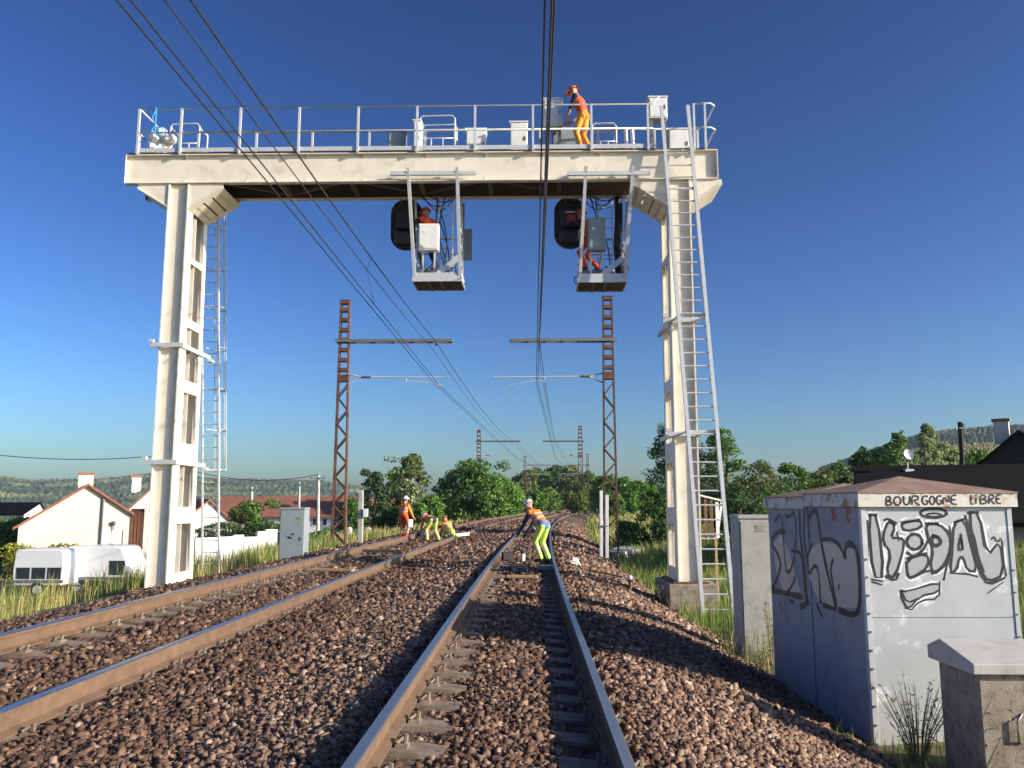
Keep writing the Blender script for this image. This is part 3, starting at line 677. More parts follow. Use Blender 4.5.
# ------------------------------------------------------------------ lattice masts
def mast(loc, side, near, lab, H=10.3):
    """side=+1: boom to +X. loc = base"""
    x, y, z = loc; r = thing('catenary_mast', lab, 'mast', loc, 'rusty masts carrying the overhead line')
    W0, W1 = .27, .17; D = .13
    def w(h): return W0+(W1-W0)*h/H
    for sx in (-1, 1):
        m = MB(); a, b = x+sx*w(0), x+sx*w(H)
        m.hexa([(a-.03, y-D, z), (a+.03, y-D, z), (a+.03, y+D, z), (a-.03, y+D, z), (b-.03, y-D, z+H), (b+.03, y-D, z+H), (b+.03, y+D, z+H), (b-.03, y+D, z+H)]); m.build('chord', 'rust_mast', r)
    hs = H*.66; n = 12; hh = np.linspace(.35, hs, n+1); allb = MB()
    for i in range(n):
        s = 1 if i % 2 else -1
        for yy in ((-D-.012), (D+.012)):
            m = MB() if near else allb
            m.bar((x-s*w(hh[i]), y+yy, z+hh[i]), (x+s*w(hh[i+1]), y+yy, z+hh[i+1]), .055, .018, up=(0, 1, 0))
            if near: m.build('lacing_bar', 'rust_mast', r)
    for i, h in enumerate(np.arange(hs+.1, H-.1, .42)):
        for yy in ((-D-.012), (D+.012)):
            m = MB() if near else allb
            m.bb(x-w(h)-.02, x+w(h)+.02, y+yy-.006, y+yy+.006, z+h, z+h+(.30 if i == 0 else .15))
            if near: m.build('batten_plate', 'rust_mast', r)
    if not near: allb.build('lacing', 'rust_mast', r)
    m = MB(); m.bb(x-w(H)-.05, x+w(H)+.05, y-D-.03, y+D+.03, z+H, z+H+.02)
    m.bb(x-w(H)-.02, x+w(H)+.02, y-D-.019, y+D+.019, z+H-.14, z+H-.001); m.build('cap', 'rust_mast', r)
    zb = 8.12
    m = MB(); xe = x+side*(4.45 if side > 0 else 4.0); m.bar((x-side*.35, y-D-.05, zb), (xe, y-D-.05, zb), .05, .12); m.bar((x-side*.35, y+D+.05, zb), (xe, y+D+.05, zb), .05, .12)
    for f in np.linspace(.1, 1, 6): m.bb(x+(xe-x)*f-.03, x+(xe-x)*f+.03, y-D-.024, y+D+.024, zb-.03, zb+.03)
    m.build('boom', 'galv_dark' if near else 'rust_mast', r)
    za = 6.62
    m = MB(); x1 = x+side*.75; m.tube([(x+side*.2, y, za+.14), (x1, y, za-.0)], .03, 6); m.tube([(x+side*.2, y, za-.28), (x1, y, za-.02)], .03, 6); m.build('arm_bracket', 'galvanised', r)
    m = MB(); m.tube([(x1+side*k*.05, y, za) for k in range(9)], [.03, .07, .03, .07, .03, .07, .03, .07, .03], 8); m.build('insulator', 'rust', r)
    m = MB(); m.tube([(x1+side*.4, y, za), (xe-side*.1 if side > 0 else xe-.7, y, za-.02)], .028, 6); m.build('steady_tube', 'galvanised', r)
    m = MB(); q = x+side*2.6; m.tube([(q, y, za-.03), (q, y, za-.2), (q+side*.4, y, za-.17), (q+side*1.5, y, za-.36)], .018, 6); m.build('steady_arm', 'galvanised', r)
    return r
MY = [34.0, 90.0, 146.0]
mast((PZ(335, 549, -.3).x+.05, MY[0], -.5), 1, True, 'rusty lattice mast left of the tracks, nearest on that side', PY(337, 301, MY[0]).z+.5)
mast((PZ(613, 549, -.3).x-.05, MY[0], -.5), -1, True, 'rusty lattice mast right of the tracks, nearest on that side', PY(611, 297, MY[0]).z+.5)
mast((PY(478.5, 500, MY[1]).x, MY[1], -.5), 1, False, 'middle-distance rusty mast in front of the round dark tree', PY(478, 430, MY[1]).z+.5)
mast((PY(581, 500, MY[1]).x, MY[1], -.5), -1, False, 'middle-distance rusty mast right of the tracks, before the wood', PY(580, 426, MY[1]).z+.5)
mast((PY(525, 500, MY[2]).x, MY[2], -.5), 1, False, 'tiny farthest mast left of the tracks', PY(525, 456, MY[2]).z+.5)
mast((PY(588, 500, MY[2]).x, MY[2], -.5), -1, False, 'tiny farthest mast right of the tracks', PY(588, 454, MY[2]).z+.5)
# ------------------------------------------------------------------ overhead lines
def overhead(lab, xc, xm, label2):
    """xc: X of the contact wires at supports, xm: of the messenger"""
    sup = [-22.0]+MY+[202.0]
    r = thing('overhead_line', lab, 'overhead line', (xc, 0, 6.3), 'overhead lines above the tracks')
    def path(X, Zs, sag, tilt=0):
        pts = []
        for a, b in zip(sup[:-1], sup[1:]):
            for k in range(12):
                t = k/12; xa, xb = X+dev(a), X+dev(b)
                pts.append((xa+(xb-xa)*t+tilt*(t-.5), a+(b-a)*t, Zs-4*sag*t*(1-t)))
        return pts
    cw = [path(xc, 6.32, .02), path(xc+(.13 if xc < -1 else .07), 6.33, .02)]
    ms = path(xm, 8.06, .78); ax = path(xm-(.10 if xm < -1 else .05), 7.72, .72)
    for p in cw: m = MB(); m.tube(p, .011, 6); m.build('contact_wire', 'wire', r)
    m = MB(); m.tube(ms, .016, 6); m.build('messenger_wire', 'wire', r)
    m = MB(); m.tube(ax, .010, 6); m.build('auxiliary_wire', 'wire', r)
    for i in range(3, len(ms)-1, 3):
        if i % 12 == 0: continue
        m = MB(); a = Vector(ms[i]); b = Vector(ax[i]); c = Vector(cw[i//3 % 2][i]); m.tube([a, b, c], .0055, 4); m.sphere(c, .022, 0, 6, 4); m.sphere(b, .02, 0, 6, 4); m.build('dropper', 'wire', r)
    for sY in MY:   # hangers under the boom
        m = MB(); X = xm+dev(sY); m.tube([(X, sY, 8.06), (X, sY, 8.12-.05)], .05, 6); m.sphere((X, sY, 8.0), (.06, .06, .09), 0, 8, 5)
        m.tube([(xc+dev(sY), sY, 6.33), (xc+dev(sY)+.05, sY, 6.5)], .015, 5); m.build('suspension_clamp', 'galv_dark', r)
overhead('overhead wires above the left track, fanning out to the upper left corner', -4.12, -4.08, '')
overhead('overhead wires above the nearer track, rising to the top centre', .03, .17, '')
def line_wire(pts, rad, name, lab, matn='wire'):
    m = MB(); m.tube(pts, rad, 5); return solo(name, m, matn, lab, 'cable')
# ------------------------------------------------------------------ graffiti cabinets
CX, CY = 3.43, 8.85; RZ = R(2); fwd = Vector((-math.sin(RZ), math.cos(RZ), 0)); rgt = Vector((math.cos(RZ), math.sin(RZ), 0))
def cpt(a, b, z): p = Vector((CX, CY, 0))+rgt*a+fwd*b; return (p.x, p.y, z)
def cbox(m, a0, a1, b0, b1, z0, z1, mi=0):
    return m.hexa([cpt(a0, b0, z0), cpt(a1, b0, z0), cpt(a1, b1, z0), cpt(a0, b1, z0), cpt(a0, b0, z1), cpt(a1, b0, z1), cpt(a1, b1, z1), cpt(a0, b1, z1)], mi)
CW = 1.53; CZ0 = -1.05; CZ1 = 1.43
def cabinet(b0, dep, lab, ztop, apex):
    r = thing('relay_cabinet', lab, 'cabinet', cpt(CW/2, b0+dep/2, CZ0), 'painted relay cabinets by the track')
    m = MB(); cbox(m, 0, CW, b0, b0+dep, CZ0, ztop); m.build('housing', 'graffiti_wall', r)
    # sheet panels on the two visible faces, with a joint between upper and lower sheet
    zs = PY(873, 617.6, CY).z
    for (z0, z1) in ((CZ0+.05, zs-.004), (zs+.004, ztop-.005)):
        m = MB(); cbox(m, -.012, -.001, b0+.012, b0+dep-.012, z0, z1); m.build('side_panel', 'graffiti_wall_shaded', r)
        if b0 == 0: m = MB(); cbox(m, .03, CW-.03, b0-.012, b0-.001, z0, z1); m.build('front_panel', 'graffiti_wall', r)
    ov = .06; z0 = ztop+.001; z1 = ztop+.14
    m = MB(); cbox(m, -ov, CW+ov, b0-ov+(0 if b0 == 0 else .065), b0+dep+(ov if b0 else -.0), z0, z1); m.build('roof_fascia', 'fascia', r)
    m = MB(); q = [cpt(-ov-.01, b0-ov-.01+(0 if b0 == 0 else .08), z1+.001), cpt(CW+ov+.01, b0-ov-.01+(0 if b0 == 0 else .08), z1+.001), cpt(CW+ov+.01, b0+dep+(ov if b0 else .0), z1+.001), cpt(-ov-.01, b0+dep+(ov if b0 else .0), z1+.001)]
    q2 = [(x, y, z+.012) for x, y, z in q]; ap = cpt(CW/2, b0+dep/2, z1+apex)
    m.add(q+q2+[ap], [(3, 2, 1, 0), (0, 1, 5, 4), (1, 2, 6, 5), (2, 3, 7, 6), (3, 0, 4, 7), (4, 5, 8), (5, 6, 8), (6, 7, 8), (7, 4, 8)]); m.build('roof', 'roof_rust', r)
    if b0 == 0:
        m = MB(); cbox(m, -.022, .028, -.022, -.0125, CZ0+.02, ztop-.01); cbox(m, -.022, -.0125, -.012, .045, CZ0+.02, ztop-.01); m.build('corner_strip', 'galvanised', r)
        for i in range(11):
            p = cpt(.004, -.0225, CZ0+.15+i*.18); m = MB(); m.tube([p, Vector(p)-fwd*.012], .013, 6); m.build('bolt', 'galv_dark', r)
        for a in (.02,):
            m = MB(); cbox(m, CW-.035, CW+.012, -.020, -.0125, CZ0+.02, ztop-.01); m.build('corner_strip', 'graffiti_wall', r)
        for i in range(8):
            p = cpt(CW-.012, -.0205, CZ0+.3+i*.22); m = MB(); m.tube([p, Vector(p)-fwd*.010], .009, 6); m.build('bolt', 'galv_dark', r)
        for i in range(3): m = MB(); cbox(m, CW*.0+.0, 0, 0, 0, 0, 0) if False else None
    return r
g1 = cabinet(0, 1.52, 'front grey cabinet covered in black graffiti lettering, rusty hipped roof', CZ1, .20)
g2 = cabinet(1.535, 1.52, 'rear grey cabinet with graffiti, adjoining the front one, lower rusty roof', CZ1-.03, .19)
# graffiti is paint: thin sheets on the panels
def on_front(cx, cy, off): p = PP(855+cx/5.118, 475+cy/5.118, cpt(0, -.012-off, 0), fwd); return p
def on_side(cx, cy, off): p = PP(760+cx/5.12, 475+cy/5.12, cpt(-.012-off, 0, 0), rgt); return p
def stroke(m, pts, wid, f, off, nrm, closed=False):
    P = [f(x, y, off) for x, y in pts]
    if closed: P = P+[P[0], P[1]]
    # smooth a little
    for _ in range(1):
        Q = [P[0]]
        for a, b in zip(P[:-1], P[1:]): Q += [a.lerp(b, .25), a.lerp(b, .75)]
        P = Q+[P[-1]]
    n = len(P); L = []
    for i, p in enumerate(P):
        d = (P[min(i+1, n-1)]-P[max(i-1, 0)]); d = d.normalized() if d.length > 1e-6 else Vector((0, 0, 1))
        a = d.cross(nrm).normalized()*wid/2*(1+.18*math.sin(i*1.9)); L += [p-a, p+a]
    m.add(L, [(2*i, 2*i+1, 2*i+3, 2*i+2) for i in range(n-1)])
K1 = [(68, 205), (115, 205), (150, 525), (92, 525)]
K2 = [(172, 232), (207, 262), (183, 325), (232, 320), (258, 345), (205, 530), (160, 505), (185, 400), (145, 345), (145, 300)]
I1 = [(235, 245), (335, 230), (345, 270), (250, 290)]
I2 = [(305+40*math.cos(t*math.pi/6), 342+40*math.sin(t*math.pi/6)) for t in range(12)]
I3 = [(262, 430), (370, 400), (380, 470), (285, 530), (272, 520)]
D1 = [(360, 250), (430, 250), (485, 300), (490, 380), (465, 450), (410, 505), (385, 470), (400, 380), (375, 330)]
D1h = [(392, 312), (428, 318), (440, 345), (425, 362), (395, 360)]
A1 = [(505, 245), (560, 225), (600, 380), (625, 495), (575, 490), (555, 420), (535, 420), (520, 490), (485, 495), (500, 380)]
A1h = [(540, 300), (552, 385), (526, 385)]
L1 = [(575, 195), (635, 190), (675, 420), (745, 330), (765, 510), (680, 550), (640, 480)]
S1 = [(228, 592), (262, 598), (435, 545), (430, 600), (330, 620), (275, 690), (250, 650)]
fill = MB()
for poly in (K1, K2, I1, I2, I3, D1, A1, L1, S1):
    P = [on_front(x, y, .0015) for x, y in poly]; fill.add(P, [tuple(range(len(P)))])
fill.build('graffiti_fill', 'paint_silver', g1)
halo = MB()
for poly in (K1, K2, I1, I2, I3, D1, A1, L1):
    P = [on_front(x, y, .0008) for x, y in poly]; c = sum(P, Vector())/len(P)
    stroke(halo, poly, .075, on_front, .0008, fwd, True)
stroke(halo, S1, .06, on_front, .0008, fwd, True)
halo.build('graffiti_glow', 'paint_white', g1)
ink = MB()
for poly, wd in ((K1, .021), (K2, .021), (I1, .021), (I2, .024), (I3, .021), (D1, .022), (D1h, .03), (A1, .020), (A1h, .02), (L1, .024), (S1, .014)):
    stroke(ink, poly, wd*1.35, on_front, .0025, fwd, True)
for c, rx, ry, wd in (((403, 195), 68, 24, .026), ((405, 205), 38, 9, .02)):
    stroke(ink, [(c[0]+rx*math.cos(t*math.pi/8), c[1]+ry*math.sin(t*math.pi/8)) for t in range(16)], wd, on_front, .0025, fwd, True)
for s, wd in (([(58, 230), (64, 500)], .03), ([(85, 545), (140, 562)], .012), ([(82, 532), (146, 545)], .012), ([(155, 515), (208, 545), (225, 500)], .02), ([(265, 395), (300, 420), (350, 385), (375, 335)], .02),
              ([(150, 232), (172, 222), (215, 250)], .02), ([(485, 262), (495, 360), (470, 470), (455, 540)], .014), ([(485, 498), (530, 505), (575, 505), (630, 520)], .014), ([(565, 205), (600, 370), (640, 500), (680, 565), (770, 525)], .02),
              ([(680, 605), (765, 545)], .008), ([(700, 330), (712, 310), (730, 350), (752, 315), (760, 420), (775, 520)], .012), ([(262, 440), (270, 540), (385, 480), (400, 515), (470, 455)], .018), ([(435, 545), (432, 635), (335, 640), (275, 705), (232, 620)], .012), ([(240, 600), (268, 655), (330, 632)], .016),
              ([(215, 290), (225, 340)], .012), ([(375, 320), (385, 350), (400, 330)], .02), ([(605, 300), (635, 430), (660, 500)], .02)):
    stroke(ink, s, wd*1.25, on_front, .0032, fwd)
ink.build('graffiti_outline', 'paint_black', g1)
si1, si2, rd = MB(), MB(), MB()
side = [[(125, 290), (85, 290), (55, 345), (95, 410), (110, 480), (60, 590)], [(75, 240), (110, 195), (120, 330), (130, 480), (150, 510), (185, 395), (160, 385)], [(130, 210), (155, 215), (180, 180), (185, 330), (175, 390), (215, 400), (225, 560), (240, 640)],
        [(200, 185), (205, 320), (230, 480), (240, 650)], [(228, 180), (222, 320), (248, 470)], [(245, 180), (250, 340), (255, 300)], [(250, 220), (270, 180), (295, 190), (310, 330), (345, 500), (390, 680)],
        [(268, 350), (240, 420), (250, 520), (275, 460), (300, 480), (310, 660)], [(320, 330), (370, 325), (415, 370), (435, 430)], [(435, 430), (435, 370), (465, 345), (500, 390), (510, 520), (512, 680), (480, 722), (400, 690)], [(375, 430), (362, 470), (365, 520), (390, 660)],
        [(130, 615), (170, 560), (180, 520)], [(205, 678), (250, 652)], [(320, 665), (390, 690)], [(290, 660), (320, 730)], [(60, 590), (130, 605), (215, 625)], [(150, 640), (175, 655)], [(110, 280), (130, 295)]]
for i, s in enumerate(side): stroke(si1, s, .048 if i % 3 else .07, on_side, .002, rgt)
si1.build('graffiti_scrawl', 'paint_black', g1)
sil = MB()
for poly in ([(70, 350), (110, 300), (150, 400), (210, 600), (120, 600), (80, 480)], [(250, 380), (320, 340), (400, 360), (480, 380), (505, 520), (500, 680), (400, 680), (300, 640), (250, 520)]):
    P = [on_side(x, y, .001) for x, y in poly]; sil.add(P, [tuple(range(len(P)))])
sil.build('graffiti_fill', 'paint_silver', g1)
for s in ([(360, 170), (375, 195), (365, 215), (385, 235)], [(378, 172), (372, 200), (390, 215)], [(440, 170), (450, 200), (440, 225), (462, 240)], [(460, 172), (452, 205)], [(100, 650), (112, 690), (108, 710)], [(405, 560), (400, 590)]): stroke(rd, s, .045, on_side, .003, rgt)
rd.build('graffiti_red', 'paint_red', g1)
# fascia lettering
GL = {'B': [[(0, 0), (0, 1), (.7, .9), (.75, .6), (.1, .5), (.85, .4), (.8, .05), (0, 0)]], 'O': [[(.1, .2), (.0, .6), (.4, 1), (.9, .7), (.85, .2), (.45, 0), (.1, .2)]], 'U': [[(0, 1), (.05, .2), (.45, 0), (.85, .25), (.9, 1)]],
      'R': [[(0, 0), (0, 1), (.75, .95), (.8, .6), (.1, .5), (.95, -.05)]], 'G': [[(.85, .9), (.3, 1), (0, .5), (.3, .02), (.85, .1), (.85, .45), (.5, .45)]], 'N': [[(0, 0), (.05, 1), (.8, .05), (.85, 1)]], 'E': [[(.8, 1), (0, .95), (0, .05), (.85, 0)], [(0, .5), (.7, .52)]],
      'L': [[(.1, 1), (0, .02), (.75, 0)]], 'I': [[(.3, .65), (.3, 0)], [(.3, .9), (.32, 1)]]}
pos = [('B', 160, 192), ('O', 198, 240), ('U', 248, 286), ('R', 292, 334), ('G', 342, 378), ('O', 382, 412), ('G', 416, 448), ('N', 452, 486), ('E', 492, 526), ('L', 592, 612), ('I', 614, 632), ('B', 642, 680), ('R', 686, 718), ('E', 724, 752)]
def on_fascia(cx, cy, off): return PP(855+cx/5.118, 475+cy/5.118, cpt(0, -.06-off, 0), fwd)
words = [MB(), MB()]
for ch, x0, x1 in pos:
    txt = words[x0 > 560]; yt = 108-(x0-160)*.014; yb = 156-(x0-160)*.018
    for s in GL[ch]: stroke(txt, [(x0+(x1-x0)*u, yb-(yb-yt)*v) for u, v in s], 0.018, on_fascia, .002, fwd)
for txt in words: txt.build('graffiti_word', 'paint_black', g1)
# ------------------------------------------------------------------ narrow cabinet, small box, left cabinet
def plain_cabinet(x0, x1, y0, y1, z0, z1, matn, lab, louvre=True):
    r = thing('lineside_cabinet', lab, 'cabinet', ((x0+x1)/2, (y0+y1)/2, z0), 'plain lineside cabinets')
    m = MB(); m.bb(x0, x1, y0, y1, z0, z1-.06); m.build('housing', matn, r, bevel=.006)
    m = MB(); m.bb(x0-.015, x1+.015, y0-.02, y1+.015, z1-.059, z1); m.build('lid', matn, r, bevel=.006)
    m = MB(); m.bb(x0+.03, x1-.03, y0-.010, y0-.001, z0+.10, z1-.09); m.build('door', matn, r)
    if louvre:
        for i in range(3): m = MB(); m.bb((x0+x1)/2-.10, (x0+x1)/2+.06, y0-.018, y0-.0105, z1-.18-i*.035, z1-.165-i*.035); m.build('louvre', matn, r)
    m = MB(); m.bb(x1-.10, x1-.06, y0-.03, y0-.0105, (z0+z1)/2-.0, (z0+z1)/2+.08); m.build('handle', 'galv_dark', r)
    return r
nx = PY(743, 640, 13.4).x
plain_cabinet(nx, nx+.72, 13.4, 13.95, -1.0, PY(743, 515, 13.4).z, 'cabinet_dull', 'narrow weathered grey cabinet standing left of the graffiti cabinets')
lx0, lx1 = PY(278, 560, 24).x, PY(303, 560, 24).x
lc = plain_cabinet(lx0, lx1, 24, 24.55, -.45, PY(290, 507.5, 24).z, 'cabinet_grey', 'smooth grey steel cabinet left of the tracks, beside the rusty mast', False)
for (u, v) in ((289, 537), (293, 534), (291, 538)):
    p = PY(u, v, 24-.0125); m = MB(); m.tube([p, p-Vector((0, .012, 0))], .028, 7); m.build('lock', 'black_rubber', lc)
p = PY(299, 518, 23.987); m = MB(); m.bb(p.x-.05, p.x+.05, 23.98, 23.9885, p.z-.03, p.z+.03); m.build('label_plate', 'leaf_yellow', lc)
# low concrete box in the right corner (ridged lid)
bx = 3.78; by0 = 7.45; by1 = 8.15; bz0 = -1.0; bz1 = .04
r = thing('cable_box', 'low weathered concrete box with ridged lid in the lower right corner', 'box', (bx+.5, 7.8, bz0))
m = MB(); m.bb(bx, bx+1.0, by0, by1, bz0, bz1); m.build('housing', 'old_box', r, bevel=.01)
ym = by0+.52
prof = [(by0-.06, bz1+.001), (by1+.06, bz1+.001), (by1+.06, bz1+.12), (ym, bz1+.21), (by0-.06, bz1+.09)]
m = MB(); m.prism([(bx-.07, y, z) for y, z in prof], (1.14, 0, 0)); m.build('lid', 'pale_concrete', r, bevel=.008)
m = MB(); hx = bx+.28
m.tube([(hx+.06, by0-.001, -.28), (hx, by0-.03, -.33), (hx, by0-.03, -.49), (hx+.03, by0-.001, -.52)], .010, 6); m.build('handle', 'galv_dark', r, True)
# marker posts
r = thing('track_marker_post', 'pair of white concrete posts beside the right mast', 'post pair', (PY(603, 540, 33).x, 33, -.6))
for u, vt in ((601, 490.5), (606.8, 495)):
    p = PY(u, vt, 33); m = MB(); m.bar((PY(u, 550, 33).x, 33, -.6), (p.x, 33, p.z), .12, .10); m.build('post', 'white_paint', r, bevel=.01)
m = MB(); q = PY(604, 526, 33); m.bar((q.x-.14, 32.92, q.z), (q.x+.14, 32.92, q.z), .03, .05); m.build('strap', 'galv_dark', r)
p = PY(360.5, 548, 30); m = MB(); m.bar((p.x, 30, -.7), (PY(361, 490, 30).x, 30, PY(361, 490, 30).z), .17, .15); solo('concrete_post', m, 'cabinet_dull', 'grey concrete post left of the standing worker', 'post', bevel=.012)
m = MB(); q = PY(366, 513, 30); m.bb(q.x-.06, q.x+.08, 29.85, 29.98, q.z-.13, q.z+.15); m.bar((q.x-.2, 29.95, q.z), (q.x-.06, 29.95, q.z), .03, .03); solo('small_meter_box', m, 'white_paint', 'small white box fixed to the grey concrete post', 'box')
m = MB(); q = PZ(668, 549, -.42)
poly = [(PZ(u, v, -.62)) for u, v in ((609, 551), (620, 546), (640, 545.5), (645, 548), (632, 551), (615, 554))]
m.prism([(p.x, p.y, -.90) for p in poly], (0, 0, .30)); solo('concrete_slab', m, 'pale_concrete', 'flat pale concrete slab in the grass at the foot of the right mast', 'slab')
q = PZ(630, 587, -.32); r = thing('ground_marker', 'small dark stake with a white round cap at the ballast edge', 'marker', (q.x, q.y, -.5))
m = MB(); m.tube([(q.x, q.y, -.5), (q.x, q.y, q.z+.16)], .03, 8); m.build('stake', 'rust', r)
m = MB(); m.sphere((q.x, q.y, q.z+.20), (.06, .06, .055), 0, 12, 8); m.build('cap', 'galvanised', r, True)
m = MB(); m.tube([(q.x, q.y, q.z+.12), (q.x, q.y, q.z+.15)], .075, 10); m.build('collar', 'black_rubber', r)
q = PZ(577, 566, -.22); m = MB(); m.hexa([(q.x-.1, q.y-.12, -.24), (q.x+.12, q.y-.10, -.24), (q.x+.14, q.y+.1, -.24), (q.x-.07, q.y+.12, -.24), (q.x-.12, q.y-.05, -.08), (q.x+.04, q.y-.08, -.10), (q.x+.02, q.y+.08, -.02), (q.x-.1, q.y+.1, .02)]); solo('white_sack', m, 'trash_white', 'crumpled white sack lying on the ballast right of the bent worker', 'sack')
m = MB(); q = PZ(585, 570, -.25); m.tube([(q.x+.0, q.y-.1, -.24), (q.x+.5, q.y-.9, -.27), (q.x+.8, q.y-1.7, -.29)], .02, 6); solo('steel_bar', m, 'rust', 'thin rusty bar lying on the ballast shoulder beside the white sack', 'bar')
m = MB(); q = PZ(556, 576.5, -.2); m.box((q.x+.25, q.y, -.17), (.5, .16, .07), .1); solo('wood_block', m, 'wood', 'pale wooden block lying outside the right rail', 'block')
# planks and tools in the track
for (u, v, L, wd, rz, lab) in ((518, 566.5, .42, .16, .05, 'upper short timber plank lying between the rails before the bent worker'), (522, 578, .62, .22, -.04, 'lower longer timber plank lying between the rails'), (332, 571.5, .95, .22, -.15, 'timber plank lying between the rails of the left track')):
    q = PZ(u, v, -.03 if u > 400 else .05); m = MB(); m.box((q.x, q.y, q.z+.03), (L, wd, .05), rz); solo('timber_plank', m, 'wood', lab, 'plank', bevel=.006)
q = PZ(523, 562, -.06); r = thing('track_jack', 'small pale upright jack between the rails, left of the bent worker', 'jack', (q.x, q.y, -.1))
m = MB(); m.box((q.x, q.y, -.06), (.2, .2, .05)); m.build('foot', 'black_rubber', r)
m = MB(); m.tube([(q.x, q.y, -.035), (q.x, q.y, .16)], .055, 10); m.build('body', 'trash_white', r)
m = MB(); m.tube([(q.x, q.y, .161), (q.x, q.y, .25)], .065, 10); m.build('head', 'dark_plastic', r)
q = PZ(507, 557.5, 0); m = MB(); m.box((q.x, q.y, .04), (.26, .2, .22), .3); m.tube([(q.x-.08, q.y, .15), (q.x-.05, q.y, .22), (q.x+.05, q.y, .22), (q.x+.08, q.y, .15)], .014, 6); solo('tool_case', m, 'dark_plastic', 'small black tool case inside the left rail of the nearer track', 'case', bevel=.015)
q = PZ(520, 572, -.05); m = MB(); m.box((q.x, q.y, .0), (.36, .18, .10), .0); m.tube([(q.x-.18, q.y, .02), (q.x-.5, q.y+.05, -.02), (q.x-.8, q.y+.1, .02)], .03, 6); solo('hand_tool', m, 'navy', 'dark blue hand tool lying between the two timber planks', 'tool', bevel=.02)
q = PZ(545, 569, -.10); m = MB(); m.box((q.x, q.y, -.06), (.42, .4, .1)); solo('kneeling_pad', m, 'galv_dark', 'flat dark pad under the boots of the bent worker by the right rail', 'pad', bevel=.012)
q = PZ(384, 551, .1); m = MB(); m.bar((q.x-.9, q.y-.2, .10), (q.x+.5, q.y+.1, .06), .14, .12); solo('rail_lever', m, 'black_rubber', 'black lever lying across the left track before the workers', 'lever')
# ------------------------------------------------------------------ people
def capsule(m, p, q, r1, r2, n=10):
    p, q = Vector(p), Vector(q); d = (q-p); d = d.normalized() if d.length > 1e-6 else Vector((0, 0, 1))
    pts, rs = [], []
    for i in range(1, 4): a = math.pi/2*i/4; pts.append(p-d*r1*math.cos(a)); rs.append(r1*math.sin(a))
    pts.append(p); rs.append(r1)
    if (q-p).length > 1e-6: pts.append(q); rs.append(r2)
    for i in range(3, 0, -1): a = math.pi/2*i/4; pts.append(q+d*r2*math.cos(a)); rs.append(r2*math.sin(a))
    m.tube(pts, rs, n)
def ik(a, b, l1, l2, pole):
    d = b-a; L = min(d.length, (l1+l2)*.999); dn = d.normalized(); x = (l1*l1-l2*l2+L*L)/(2*L); h = math.sqrt(max(l1*l1-x*x, 0))
    p = (pole-dn*pole.dot(dn)).normalized(); return a+dn*x+p*h, a+dn*L
